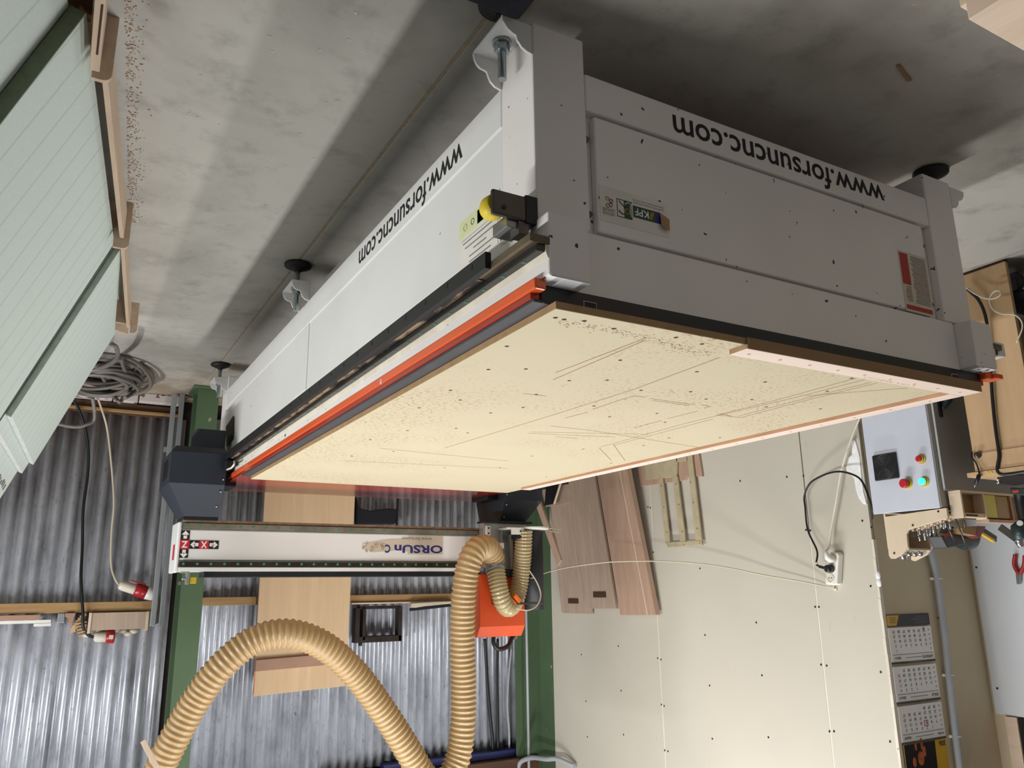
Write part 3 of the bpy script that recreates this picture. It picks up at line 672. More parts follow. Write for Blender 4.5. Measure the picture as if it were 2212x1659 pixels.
# long label on the side panel
ly, lz = 0.145, 0.385
sl = patch('side_label', (-0.0028, ly, lz), (0, 1, 0), (0, 0, 1), 0.190, 0.135, 'sticker_white', MC)
def lk(y, z, w, h, m, nm='print_block'): return patch(nm, (-0.0020, ly+y, lz+z), (0, 1, 0), (0, 0, 1), w, h, m, sl, 0.0003)
lk(0.0, 0.0, 0.190, 0.042, 'sticker_lime'); lk(0.020, 0.012, 0.046, 0.022, 'sticker_green'); lk(0.072, 0.006, 0.028, 0.032, 'sticker_green'); lk(0.008, 0.050, 0.168, 0.001, 'ink_grey', 'print_line'); lk(0.008, 0.126, 0.168, 0.001, 'ink_grey', 'print_line'); lk(0.008, 0.050, 0.001, 0.076, 'ink_grey', 'print_line')
text('print', 'KPF', (-0.0014, ly+0.026, lz+0.016), (0, 1, 0), (0, 0, 1), 'sticker_pure', sl, width=0.034, height=0.014)
for k, (a, b) in enumerate(((0.02, 0.15), (0.02, 0.14), (0.06, 0.06), (0.02, 0.12), (0.04, 0.10))): lk(a, 0.058+0.013*k, b, 0.003, 'ink_grey', 'print_line')
obj('leaf_mark', MB().ring((-0.0016, ly+0.122, lz+0.022), 0.007, 0.0009, 'x', 14, 5), 'sticker_green', sl)
obj('leaf_mark', MB().ring((-0.0016, ly+0.158, lz+0.022), 0.008, 0.0009, 'x', 14, 5), 'sticker_gold', sl)

vp = obj('vent_plate', MB().prism([(0.001, 3.036, 0.364), (0.001, 2.858, 0.341), (0.001, 2.827, 0.458), (0.001, 2.980, 0.479)], (0.003, 0, 0)), 'black_metal', MC)
obj('wire_loop', MB().tube(spline([(0.050, 2.660, 0.638), (0.050, 2.552, 0.644), (0.045, 2.520, 0.631), (0.040, 2.552, 0.614)], 6), 0.004, 8), 'cord_white', MC)
boxo('limit_switch', (0.030, 0.062, 2.62, 2.70, 0.600, 0.640), 'black_metal', MC, 0.003)

# ================================================================ THE GANTRY
GA = thing('cnc_gantry', 'white gantry bridge with dark blue end covers across the back of the table', 'gantry', (-0.7, 2.9, 0.5))
def loft(a, b):                                        # closed solid between two quads
    return MB().add(list(a)+list(b), [(3, 2, 1, 0), (4, 5, 6, 7), (0, 1, 5, 4), (1, 2, 6, 5), (2, 3, 7, 6), (3, 0, 4, 7)])
def rect(x0, x1, y0, y1, z): return [(x0, y0, z), (x1, y0, z), (x1, y1, z), (x0, y1, z)]
for flip in (0, 1):
    fx = (lambda v: XL-v) if flip else (lambda v: v)
    def RR(x0, x1, y0, y1, z):
        a, b = sorted((fx(x0), fx(x1))); return rect(a, b, y0, y1, z)
    cv = obj('end_cover', loft(RR(0.046, 0.288, 2.70, 3.05, 0.560), RR(0.046, 0.288, 2.70, 3.05, 0.704)), 'navy_cover', GA, 0.001)
    obj('cover_skirt', loft(RR(0.048, 0.265, 2.745, 3.02, 0.528), RR(0.0465, 0.2875, 2.7005, 3.05, 0.5595)), 'navy_cover_dark', cv)  # shade of the floor-facing chamfer is put into a darker navy
    obj('cover_hood', loft(RR(0.046, 0.288, 2.70, 3.05, 0.7045), RR(0.050, 0.200, 2.785, 3.0, 0.846)), 'navy_cover', cv, 0.001)
    boxo('cover_collar', (fx(0.050), fx(0.200), 2.785, 3.0, 0.846, 0.862), 'navy_cover_dark', cv, 0.001)
    boxo('motor_cover', (fx(0.030), fx(0.166), 2.86, 3.02, 0.418, 0.53), 'navy_cover', cv, 0.004)
    for k in range(7):
        boxo('vent_slot', (fx(0.2875), fx(0.2895), 2.80+0.022*k, 2.812+0.022*k, 0.585, 0.675), 'black_rubber', cv, 0)
    boxo('vent_rim', (fx(0.2875), fx(0.2893), 2.775, 2.795, 0.60, 0.66), 'black_rubber', cv, 0)
    for x, y, z in ((0.056, 2.699, 0.680), (0.056, 2.699, 0.625), (0.060, 2.712, 0.735), (0.066, 2.755, 0.80)):
        obj('cover_screw', MB().sphere((fx(x), y, z), 0.0045, 6), 'chrome', cv)
    boxo('side_arm', (fx(-0.02), fx(0.055), 2.78, 2.98, 0.60, 0.70), 'black_metal', GA, 0.003)
    boxo('slide_block', (fx(0.018), fx(0.060), 2.76, 2.94, 0.590, 0.625), 'black_metal', GA, 0.002)
# bridge
BR = boxo('bridge_beam', (XL-0.10, 0.203, 2.80, 2.98, 0.905, 1.042), 'gantry_white', GA, 0.004)
boxo('beam_lower', (XL-0.10, 0.203, 2.812, 2.98, 0.862, 0.905), 'gantry_white', GA, 0.003)
boxo('beam_upper', (XL-0.10, 0.203, 2.812, 2.98, 1.042, 1.092), 'gantry_white', GA, 0.003)
boxo('beam_lip', (XL-0.10, 0.203, 2.790, 2.82, 1.074, 1.092), 'gantry_white', GA, 0.002)
boxo('beam_step', (XL-0.10, 0.203, 2.795, 2.82, 0.860, 0.872), 'dust_brown', GA, 0.001)
for z0, z1, m in ((0.876, 0.898, 'rail_light'), (1.048, 1.070, 'rail_steel')):
    lr = boxo('linear_rail', (XL-0.09, 0.198, 2.790, 2.812, z0, z1), m, GA, 0.001)
    cp = MB(); xx = 0.185
    while xx > -1.45:
        cp.cyl((xx, 2.7885, (z0+z1)/2), (xx, 2.791, (z0+z1)/2), 0.0062, n=10); xx -= 0.060
    obj('rail_cap', cp, 'cap_green', lr, kind='stuff')
ec = obj('beam_end_plate', MB().prism([(0.204, 2.796, 0.870), (0.204, 2.990, 0.870), (0.204, 2.990, 1.098), (0.204, 2.796, 1.098)], (0.016, 0, 0)), 'gantry_white', GA, 0.006)
boxo('end_sticker', (0.2200, 0.2206, 2.84, 2.90, 0.97, 1.04), 'sticker_red', ec, 0)
boxo('cable_tray', (-1.70, 0.085, 2.83, 2.97, 1.0925, 1.118), 'black_metal', GA, 0.002)
br = boxo('limit_bracket', (0.152, 0.166, 2.795, 2.835, 1.092, 1.150), 'alu', GA, 0.002)
boxo('bracket_arm', (0.155, 0.190, 2.80, 2.83, 1.092, 1.100), 'alu', br, 0.001)
boxo('sensor', (0.120, 0.151, 2.80, 2.828, 1.118, 1.146), 'yellow', br, 0.003)
obj('bracket_screw', MB().cyl((0.166, 2.812, 1.125), (0.182, 2.812, 1.125), 0.006, n=10), 'zinc', br)
# X / Z sticker
dy = 2.7992
DS = patch('axis_sticker', (0.036, dy, 0.9525), (1, 0, 0), (0, 0, 1), 0.130, 0.039, 'sticker_black', GA)
patch('sticker_black', (0.166, dy, 0.908), (1, 0, 0), (0, 0, 1), 0.038, 0.124, 'sticker_black', DS)
patch('red_square', (0.1645, dy-0.0007, 0.951), (1, 0, 0), (0, 0, 1), 0.041, 0.042, 'sticker_red', DS)
patch('red_square', (0.080, dy-0.0007, 0.9525), (1, 0, 0), (0, 0, 1), 0.042, 0.039, 'sticker_red', DS)
text('print', 'Z', (0.172, dy-0.0015, 0.957), (1, 0, 0), (0, 0, 1), 'sticker_pure', DS, width=0.026, height=0.030, weight=0.03)
text('print', 'X', (0.087, dy-0.0015, 0.957), (1, 0, 0), (0, 0, 1), 'sticker_pure', DS, width=0.028, height=0.030, weight=0.03)
def arrow(cx, cz, dx, dz, L=0.036, w=0.034):
    d = V(dx, 0, dz); e = V(-dz, 0, dx); c = V(cx, dy-0.0008, cz)
    pts = [c+d*L/2, c+e*w/2, c+e*w*0.22, c-d*L/2+e*w*0.22, c-d*L/2-e*w*0.22, c-e*w*0.22, c-e*w/2]
    obj('arrow', MB().prism(pts, (0, -0.0004, 0)), 'sticker_pure', DS)
arrow(0.058, 0.972, -1, 0); arrow(0.143, 0.972, 1, 0); arrow(0.185, 0.928, 0, -1); arrow(0.185, 1.014, 0, 1)
for ch, x, z in (('-', 0.056, 0.972), ('+', 0.137, 0.967), ('-', 0.180, 0.929), ('+', 0.180, 1.006)):
    text('sign', ch, (x, dy-0.0017, z), (1, 0, 0), (0, 0, 1), 'sticker_red', DS, width=0.011)
# torn maker's sticker
TS = patch('torn_sticker', (-1.113, dy, 0.908), (1, 0, 0), (0, 0, 1), 0.20, 0.098, 'sticker_cream', GA)
obj('torn_rest', MB().prism([(-0.913, dy, 0.925), (-0.80, dy, 0.932), (-0.70, dy, 0.948), (-0.66, dy, 0.975), (-0.72, dy, 0.998), (-0.85, dy, 0.988), (-0.913, dy, 0.992)], (0, -0.0005, 0)), 'sticker_cream', TS)
text('print', 'ORSUn', (-1.112, dy-0.0012, 0.958), (1, 0, 0), (0, 0, 1), 'ink_blue', TS, width=0.275, height=0.042, weight=0.03)
text('print', 'C', (-0.815, dy-0.0012, 0.958), (1, 0, 0), (0, 0, 1), 'ink_blue', TS, width=0.03, height=0.042, weight=0.03)
text('print', 'www.forsuncn', (-1.05, dy-0.0012, 0.918), (1, 0, 0), (0, 0, 1), 'ink_grey', TS, width=0.17, height=0.017)
rt = random.Random(8); sm = MB()
for k in range(16):
    c = (-0.66-rt.random()*0.12, dy-0.0008, 0.95+rt.random()*0.045); sm.ring(c, rt.uniform(0.004, 0.009), 0.0007, 'y', 12, 4)
obj('glue_smear', sm, 'groove_brown', TS, kind='stuff')
# carriage
CG = boxo('carriage_plate', (-1.325, -1.60, 2.735, 2.785, 0.835, 1.20), 'alu', GA, 0.003)
boxo('carriage_top', (-1.320, -1.62, 2.70, 2.80, 0.826, 0.836), 'black_metal', CG, 0.002)
boxo('white_tab', (-1.338, -1.365, 2.722, 2.735, 0.852, 0.905), 'plastic_white', CG, 0.002)
for z in (0.865, 0.893): obj('tab_hole', MB().cyl((-1.352, 2.7205, z), (-1.352, 2.723, z), 0.005, n=10), 'black_rubber', CG)
boxo('z_plate', (-1.42, -1.62, 2.700, 2.735, 0.86, 1.12), 'steel', CG, 0.003)
boxo('rail_bar', (-1.470, -1.485, 2.685, 2.70, 0.90, 1.12), 'alu', CG, 0.001)
boxo('cream_bar', (-1.515, -1.525, 2.69, 2.70, 0.90, 1.12), 'plastic_cream', CG, 0.001)
boxo('red_mark', (-1.405, -1.425, 2.69, 2.70, 0.978, 0.984), 'sticker_red', CG, 0)
boxo('white_tab', (-1.405, -1.430, 2.69, 2.70, 0.945, 0.976), 'plastic_white', CG, 0.002)
boxo('carriage_band', (-1.40, -1.64, 2.68, 2.735, 1.085, 1.125), 'black_metal', CG, 0.003)
SC = obj('spindle_cover', MB().prism([(-1.285, 2.70, 1.11), (-1.285, 2.90, 1.11), (-1.285, 2.90, 1.435), (-1.285, 2.74, 1.435), (-1.285, 2.70, 1.38)], (-0.275, 0, 0)), 'orange_cover', GA, 0.003)
boxo('handle_frame', (-1.355, -1.365, 2.60, 2.70, 1.13, 1.27), 'steel', SC, 0.002)
boxo('handle_frame', (-1.355, -1.62, 2.595, 2.61, 1.258, 1.27), 'dark_steel', SC, 0.002)
for z in (1.12, 1.16, 1.21, 1.26): obj('cover_screw', MB().sphere((-1.2845, 2.72, z), 0.004, 5), 'chrome', SC)
obj('spindle', MB().cyl((-1.62, 2.70, 0.86), (-1.62, 2.70, 1.30), 0.055, n=24), 'navy_cover_dark', GA)
obj('power_cord', MB().tube(spline([(-1.41, 2.78, 1.43), (-1.41, 2.78, 1.47), (-1.44, 2.78, 1.50), (-1.50, 2.79, 1.49), (-1.54, 2.80, 1.44)], 8), 0.012, 10), 'cord_black', GA)
# dust shoe
SH = obj('dust_shoe', MB().tube([(-1.585, 2.63, 0.862), (-1.585, 2.63, 0.874)], 0.082, 28), 'plastic_white', GA, 0.002)
boxo('shoe_arm', (-1.40, -1.53, 2.60, 2.70, 0.868, 0.874), 'plastic_white', SH, 0.001)
boxo('shoe_bracket', (-1.425, -1.505, 2.60, 2.606, 0.872, 0.905), 'plastic_white', SH, 0.001)
obj('bracket_hole', MB().cyl((-1.483, 2.5985, 0.888), (-1.483, 2.601, 0.888), 0.006, n=10), 'black_rubber', SH)
boxo('shoe_clamp', (-1.455, -1.53, 2.60, 2.66, 0.905, 0.928), 'black_metal', SH, 0.003)
obj('cotter_pin', MB().tube(spline([(-1.665, 2.59, 0.884), (-1.73, 2.59, 0.888), (-1.742, 2.59, 0.880), (-1.73, 2.59, 0.872), (-1.66, 2.59, 0.868)], 6), 0.0022, 6), 'chrome', SH)

# ================================================================ HOSES
def ribbed(path, r, pitch, depth, n=22, sub=6, squeeze=None):
    p = resample(spline(path, 14), pitch/sub); rr = []
    for i in range(len(p)):
        ph = (i % sub)/sub; rr.append(r-depth*(1-math.cos(2*PI*ph))/2)
    return MB().tube(p, rr, n)
H = [(-1.341, 2.660, 1.043), (-1.325, 2.640, 1.011), (-1.281, 2.610, 0.979), (-1.216, 2.580, 0.981), (-1.166, 2.570, 1.034), (-1.141, 2.580, 1.135), (-1.136, 2.600, 1.294), (-1.144, 2.620, 1.474), (-1.159, 2.640, 1.653), (-1.162, 2.650, 1.827), (-1.144, 2.660, 1.975), (-1.087, 2.660, 2.081), (-1.014, 2.660, 2.101), (-0.950, 2.660, 2.041), (-0.858, 2.650, 1.907), (-0.723, 2.640, 1.723), (-0.574, 2.620, 1.551), (-0.417, 2.600, 1.426), (-0.257, 2.600, 1.370), (-0.112, 2.620, 1.396), (0.012, 2.650, 1.500), (0.096, 2.700, 1.635), (0.153, 2.740, 1.762), (0.201, 2.780, 1.891), (0.234, 2.820, 2.038)]
hs = thing('dust_hose', 'thick tan ribbed suction hose looping down from above to the gantry', 'hose', H[3])
obj('ribbed_tube', ribbed(H, 0.066, 0.0255, 0.0085), 'hose_tan', hs)
K = [(-1.350, 2.660, 1.043), (-1.347, 2.630, 1.111), (-1.354, 2.610, 1.195), (-1.376, 2.610, 1.258), (-1.420, 2.630, 1.283), (-1.472, 2.660, 1.251), (-1.508, 2.670, 1.172), (-1.521, 2.660, 1.074), (-1.520, 2.640, 0.977), (-1.519, 2.630, 0.881)]
cl = thing('clear_hose', 'short clear spiral hose bent in a U beside the orange cover', 'hose', K[-1])
obj('spiral_tube', ribbed(K, 0.051, 0.017, 0.006, 20, 5), 'hose_clear', cl)
q = resample(spline([(-1.338, 2.660, 1.029), (-1.344, 2.635, 1.092)], 8), 0.006)
obj('tape_sleeve', MB().tube(q, 0.0535, 22), 'duct_tape', cl, label='silver duct tape around the joint')
for a, b in (((-1.401, 2.600, 1.235), (-1.440, 2.600, 1.273)), ((-1.432, 2.600, 1.222), (-1.468, 2.600, 1.255))):
    obj('orange_tie', MB().bar(a, b, 0.022, 0.03, (0, 1, 0)), 'tape_orange', cl, 0.003)
wood_lath = top('wood_lath', MB().bar((0.304, 2.620, 1.767), (0.206, 2.620, 1.934), 0.020, 0.006, (0, 1, 0)), 'pale_wood', 'thin pale wooden lath hanging in front of the suction hose', 'lath', 0.001)

# ================================================================ THINGS ON THE BACK WALL
ps = thing('plywood_sheet', 'large pale plywood sheet leaning on the corrugated wall behind the gantry', 'plywood', (-0.73, 4.03, 0))
obj('sheet', MB().prism([(-0.430, 4.015, 0.0), (-1.035, 4.015, 0.0), (-1.018, 4.030, 1.770), (-0.444, 4.030, 1.792)], (0, 0.018, 0)), 'ply_face', ps, 0.001)
obj('edge_mark', MB().prism([(-0.4465, 4.029, 1.64), (-0.4495, 4.029, 1.64), (-0.4475, 4.0295, 1.78), (-0.4445, 4.0295, 1.78)], (0, -0.0006, 0)), 'sticker_orange', ps)
top('mdf_strip', MB().prism([(-0.441, 4.005, 1.649), (-0.442, 4.005, 1.583), (-0.964, 4.005, 1.566), (-0.967, 4.005, 1.633)], (0, 0.022, 0)), 'mdf_strip', 'brown fibreboard strip fixed across the leaning plywood sheet', 'strip', 0.002)
top('cloth_bag', MB().prism([(-1.050, 4.050, 0.566), (-1.057, 4.050, 0.751), (-1.338, 4.050, 0.744), (-1.353, 4.050, 0.642), (-1.285, 4.050, 0.638), (-1.152, 4.050, 0.658), (-1.079, 4.050, 0.646)], (0, 0.05, 0)), 'dark_cloth', 'black cloth bag hanging behind the gantry beside the plywood', 'bag', 0.008)
top('steel_strip', MB().bar((-1.358, 4.070, 0.531), (-1.353, 4.070, 0.751), 0.012, 0.012), 'black_metal', 'thin black upright bar beside the black cloth bag', 'bar', 0.001)
top('wood_batten', MB().bar((-1.053, 4.060, 0.558), (-1.293, 4.060, 0.541), 0.03, 0.022), 'sheet_grey', 'pale grey rail above the black cloth bag', 'rail', 0.003)
bf2 = thing('steel_bracket', 'black rusty steel box frame on the corrugated wall beside the plywood', 'bracket', (-1.24, 4.06, 1.29))
for b in ((-1.075, -1.105, 1.295, 1.515), (-1.125, -1.145, 1.300, 1.50), (-1.375, -1.400, 1.290, 1.515)): boxo('upright', (b[0], b[1], 4.05, 4.12, b[2], b[3]), 'rust_black', bf2, 0.003)
boxo('crossbar', (-1.105, -1.400, 4.05, 4.12, 1.475, 1.515), 'rust_black', bf2, 0.003)
boxo('crossbar', (-1.105, -1.400, 4.07, 4.12, 1.285, 1.305), 'rust_black', bf2, 0.003)
obj('bolt', MB().cyl((-1.12, 4.075, 1.515), (-1.12, 4.075, 1.535), 0.012, n=10), 'rust_black', bf2)
top('rubber_strip', MB().bar((-1.453, 4.050, 1.314), (-1.765, 4.050, 1.290), 0.02, 0.02), 'black_rubber', 'black rubber strip lying on the batten behind the hose', 'strip', 0.003)
top('rag', MB().prism([(-1.452, 4.040, 1.299), (-1.464, 4.040, 1.272), (-1.636, 4.040, 1.266), (-1.760, 4.040, 1.265), (-1.760, 4.040, 1.281), (-1.567, 4.040, 1.292), (-1.492, 4.040, 1.303)], (0, 0.03, 0)), 'sticker_cream', 'dirty pale rag lying over the black rubber strip', 'rag', 0.003)
# shelf end on the left batten
wbx = thing('wooden_tray', 'small pale wooden tray standing on the batten under a red plug', 'tray', (0.33, 4.09, 1.285))
D0, D1 = 4.055, 4.14
boxo('tray_front', (0.186, 0.468, D0, D0+0.012, 1.287, 1.382), 'oak_plank', wbx, 0.001)
boxo('tray_side', (0.468, 0.482, D0-0.006, D1, 1.286, 1.398), 'pale_wood', wbx, 0.001); boxo('tray_side', (0.172, 0.186, D0-0.006, D1, 1.286, 1.392), 'pale_wood', wbx, 0.001)
boxo('tray_back', (0.186, 0.468, D1-0.012, D1, 1.287, 1.382), 'oak_plank', wbx, 0.001)
def plug(name, label, p, q, tilt_flap, ptype):
    P = V(p); Q = V(q); d = (Q-P).normalized(); t = thing(name, label, 'plug', P, 'red industrial plugs')
    L = (Q-P).length
    obj('grip', MB().tube([P, P+d*L*0.04, P+d*L*0.10, P+d*L*0.45, P+d*L*0.46], [0.014, 0.024, 0.027, 0.030, 0.026], 18), 'plastic_cream', t)
    obj('collar', MB().tube([P+d*L*0.42, P+d*L*0.44, P+d*L*0.72, P+d*L*0.74], [0.028, 0.036, 0.038, 0.030], 20), 'plug_red', t)
    if ptype == 0:
        obj('socket_shell', MB().tube([P+d*L*0.70, P+d*L*0.72, P+d*L*0.92, P+d*L], [0.028, 0.037, 0.034, 0.020], 18), 'plastic_white', t)
        u = V(0, 0, -1); k = P+d*L*0.30+u*0.045
        obj('lid', MB().bar(k, P+d*L*0.66+u*0.042, 0.030, 0.006, (0, 0, 1)), 'plug_red', t, 0.002)
        obj('lid_hinge', MB().bar(P+d*L*0.62+u*0.046, P+d*L*0.70+u*0.030, 0.026, 0.014, (0, 0, 1)), 'plug_red', t, 0.002)
    else:
        patch('rating_label', P+d*L*0.52+V(0, -0.0385, -0.010), d, (0, 0, 1), 0.022, 0.022, 'sticker_cream', t)
    return t
plug('industrial_plug', 'red and white socket connector wedged under the batten beside the column', (0.347, 4.070, 1.134), (0.140, 4.070, 1.199), 1, 0)
plug('industrial_plug', 'red and white plug lying on top of the small wooden tray', (0.444, 4.085, 1.420), (0.300, 4.085, 1.420), 1, 1)
rb2 = random.Random(6)
bgm = MB()
for k in range(9):
    c = V(0.24+0.03*k, 4.105, 1.395+0.012*math.sin(k*1.7)); bgm.sphere(c, 0.022, 5, 1.2, 0.8, 0.7)
top('plastic_bag', bgm, 'sticker_cream', 'crumpled translucent plastic bag on top of the wooden tray', 'bag', 0)
pp = thing('crumpled_paper', 'folded brown packing paper standing on the batten beside the tray', 'paper', (0.52, 4.08, 1.285))
for k in range(7):
    x = 0.497+0.008*k; obj('fold', MB().prism([(x, 4.06, 1.287+0.01*k), (x+0.022, 4.065, 1.287+0.013*k), (x+0.020, 4.065, 1.305+0.015*k), (x-0.006, 4.06, 1.302+0.014*k)], (0, 0.06, 0)), 'kraft', pp, 0.001)
for k in range(5):
    z = 1.330+0.016*k; obj('fold', MB().prism([(0.490, 4.05, z), (0.545-0.006*k, 4.05, z+0.01), (0.545-0.006*k, 4.05, z+0.020), (0.490, 4.05, z+0.010)], (0, 0.07, 0)), 'kraft', pp, 0.001)
top('wood_block', MB().prism([(0.548, 4.06, 1.285), (0.600, 4.06, 1.285), (0.598, 4.06, 1.305), (0.580, 4.06, 1.315), (0.584, 4.06, 1.342), (0.560, 4.06, 1.342)], (0, 0.05, 0)), 'mdf_strip', 'small brown wood block on the batten beside the packing paper', 'block', 0.002)
top('metal_offcut', MB().box(0.60, 0.635, 4.07, 4.12, 1.285, 1.338), 'sheet_grey', 'small grey metal offcut on the batten beside the wood block', 'offcut', 0.004)
top('white_strip', MB().box(0.665, 1.70, 4.06, 4.075, 1.318, 1.335), 'plastic_white', 'long white strip lying above the batten beside the tray', 'strip', 0.001)
top('brown_board', MB().box(0.72, 1.70, 4.06, 4.12, 1.290, 1.316), 'mdf_strip', 'long brown board lying on the batten under the white strip', 'board', 0.002)
top('white_tape', MB().box(0.662, 0.745, 4.058, 4.11, 1.336, 1.352), 'plastic_white', 'short white strip end resting on the long white strip', 'strip', 0.001)
def cable(name, pts, r, mat, label, cat='cable', n=8, seg=10, group=None):
    o = obj(name, MB().tube(spline(pts, seg), r, n), mat); return tag(o, label, cat, group)
cable('black_cable', [(0.446, 4.085, 1.420), (0.475, 4.07, 1.405), (0.505, 4.05, 1.36), (0.515, 4.045, 1.28), (0.543, 4.060, 1.099), (0.554, 4.100, 0.918), (0.572, 4.100, 0.708), (0.571, 4.100, 0.492), (0.589, 4.080, 0.332), (0.634, 4.050, 0.189), (0.688, 4.020, 0.098), (0.763, 3.950, 0.071)], 0.0085, 'cord_black', 'black cable hanging down the corrugated wall from the upper plug')
cable('white_cable', [(0.347, 4.070, 1.134), (0.375, 4.080, 1.087), (0.397, 4.100, 1.008), (0.411, 4.110, 0.836), (0.418, 4.110, 0.647), (0.465, 4.100, 0.375), (0.503, 4.080, 0.213), (0.546, 4.020, 0.117), (0.568, 3.950, 0.083)], 0.006, 'cord_cream', 'cream cable hanging down the corrugated wall from the lower socket')
cable('grey_cable', [(0.578, 3.900, 0.172), (0.600, 3.850, 0.103), (0.575, 3.950, 0.202), (0.616, 3.950, 0.242), (0.673, 3.950, 0.258), (0.767, 3.950, 0.247)], 0.010, 'cord_grey', 'thick grey cable arching from the coil behind the foam sheets')
# heap of grey cable on the floor
hc = thing('cable_coil', 'tangled heap of thick grey cable on the floor by the back wall', 'cable', (0.52, 3.45, 0))
rk = random.Random(12)
for k in range(13):
    pts = []; r0 = rk.uniform(0.13, 0.235); cx = 0.565+rk.uniform(-0.03, 0.03); cy = 3.55+rk.uniform(-0.06, 0.06); z0 = 0.012+0.007*k; ph = rk.uniform(0, 6); tl = rk.uniform(-0.03, 0.05)
    for i in range(25):
        a = 2*PI*i/24
        pts.append((cx+r0*math.cos(a)*(1+0.06*math.sin(3*a+ph)), cy+r0*1.35*math.sin(a)*(1+0.05*math.cos(2*a+ph)), max(0.011, z0+tl*math.sin(a+ph))))
    obj('cable_loop', MB().tube(spline(pts, 3), 0.0105, 8), 'cord_grey', hc)
for pts in ([(0.510, 3.186, 0.030), (0.479, 3.336, 0.050), (0.411, 3.585, 0.060), (0.414, 3.645, 0.100), (0.454, 3.510, 0.160)], [(0.592, 3.515, 0.020), (0.525, 3.804, 0.050), (0.477, 3.689, 0.140), (0.459, 3.727, 0.130), (0.443, 3.689, 0.080), (0.440, 3.503, 0.030), (0.413, 3.291, 0.015)], [(0.584, 2.681, 0.100), (0.558, 2.711, 0.110), (0.541, 2.971, 0.090), (0.569, 3.202, 0.070), (0.619, 3.337, 0.060)]):
    obj('cable_loop', MB().tube(spline(pts, 8), 0.0105, 8), 'cord_grey', hc)

# ================================================================ FOAM SHEETS ON THE PLYWOOD RACK
th = R(68)
def frame(az):
    d = V(math.cos(th)*math.cos(az), math.cos(th)*math.sin(az), math.sin(th)); e = V(-math.sin(az), math.cos(az), 0); k = e.cross(d).normalized()
    return d, e, (-k if k.x > 0 else k)                                         # up, along, towards the machine
FD, FE, FN = frame(R(6.5))
def sheet(name, label, p0, length, height, t, mat, edge, group='insulation sheets leaning on the rack', cat='insulation sheet', bend=0.0, az=6.5):
    FD, FE, FN = frame(R(az))
    P = V(p0); r = thing(name, label, cat, P, group)
    n = 10; prof = []
    for i in range(n+1):
        s = height*i/n; prof.append(P+FD*s-FN*(bend*(i/n)**2))
    fr = [q for q in prof]; bk = [q-FN*t for q in prof[::-1]]
    e = 0.0015
    core = MB().prism([q-FN*e for q in fr]+bk, FE*length); obj('core', core, edge, r)
    fc = MB()
    for a, b in zip(prof, prof[1:]): fc.add([a, b, b+FE*length, a+FE*length, a-FN*e, b-FN*e, b+FE*length-FN*e, a+FE*length-FN*e], [(0, 1, 2, 3), (7, 6, 5, 4), (0, 3, 7, 4), (1, 5, 6, 2), (0, 4, 5, 1), (3, 2, 6, 7)])
    obj('skin', fc, mat, r)
    return r
A = (0.782, 0.379, 0.100); Bq = (0.631, 1.536, 0.100)
sheet('insulation_sheet', 'long pale green foam sheet in the middle of the leaning row', A, 1.135, 1.0, 0.030, 'insulation_foam', 'foam_edge')
sheet('insulation_sheet', 'pale green foam sheet nearest the camera, behind the middle sheet', V(A)-FN*0.034-FE*0.42+V(0, 0, 0.004), 1.30, 1.0, 0.030, 'insulation_foam', 'foam_edge')
sheet('insulation_sheet', 'foremost short green foam sheet with a bright curled top edge', Bq, 0.995, 0.625, 0.016, 'insulation_foam', 'foam_edge_light', az=2.9)
sheet('insulation_sheet', 'short green foam sheet sandwiched right behind the foremost one', V(Bq)-FN*0.0175, 0.990, 0.672, 0.014, 'insulation_foam', 'foam_edge_light', az=2.9)
_d, _e, _n = frame(R(2.9))
g1 = sheet('insulation_sheet', 'tall green foam sheet with printed marks behind the two short sheets', V(Bq)-_n*0.034, 0.975, 1.0, 0.030, 'insulation_foam', 'foam_edge_light', az=2.9)
mk = MB()
for k in range(9):
    q = V(Bq)-_n*0.034+_e*(0.50+0.048*k)+_d*(0.735+0.004*(k % 3))+_n*0.0008; w_ = (0.030, 0.018, 0.026)[k % 3]; mk.prism([q, q+_e*w_, q+_e*w_+_d*0.022, q+_d*0.022], _n*0.0006)
obj('printed_mark', mk, 'ink_grey', g1, kind='stuff')
for nm, hh, off in (('foremost', 0.625, 0.0), ('second', 0.672, 0.0175)):  # white strips paint the light on the top edges of the short sheets
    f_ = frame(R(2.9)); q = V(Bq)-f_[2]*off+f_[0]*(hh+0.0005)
    tag(obj('lit_edge', MB().prism([q+f_[2]*0.001, q+f_[2]*0.001+f_[1]*0.985, q-f_[2]*0.013+f_[1]*0.985, q-f_[2]*0.013], f_[0]*0.003), 'foam_white'), 'white strip painting the lit top edge of the '+nm+' short foam sheet', 'lit edge')
T3 = frame(R(2.9)); TP = V(Bq)-T3[2]*0.034
hp = TP-T3[2]*0.034
hb = thing('fibreboard_sheet', 'brown fibreboard sheet leaning behind the tall foam sheet', 'board', hp)
obj('board', MB().prism([hp+T3[1]*0.2+T3[0]*0.70, hp+T3[1]*1.045+T3[0]*0.70, hp+T3[1]*1.045+T3[0]*1.1, hp+T3[1]*0.2+T3[0]*1.1], -T3[2]*0.012), 'kraft', hb, 0.001)
tk = thing('plywood_rack', 'low plywood rack with slotted rail holding the leaning foam sheets', 'rack', (0.72, 1.3, 0))
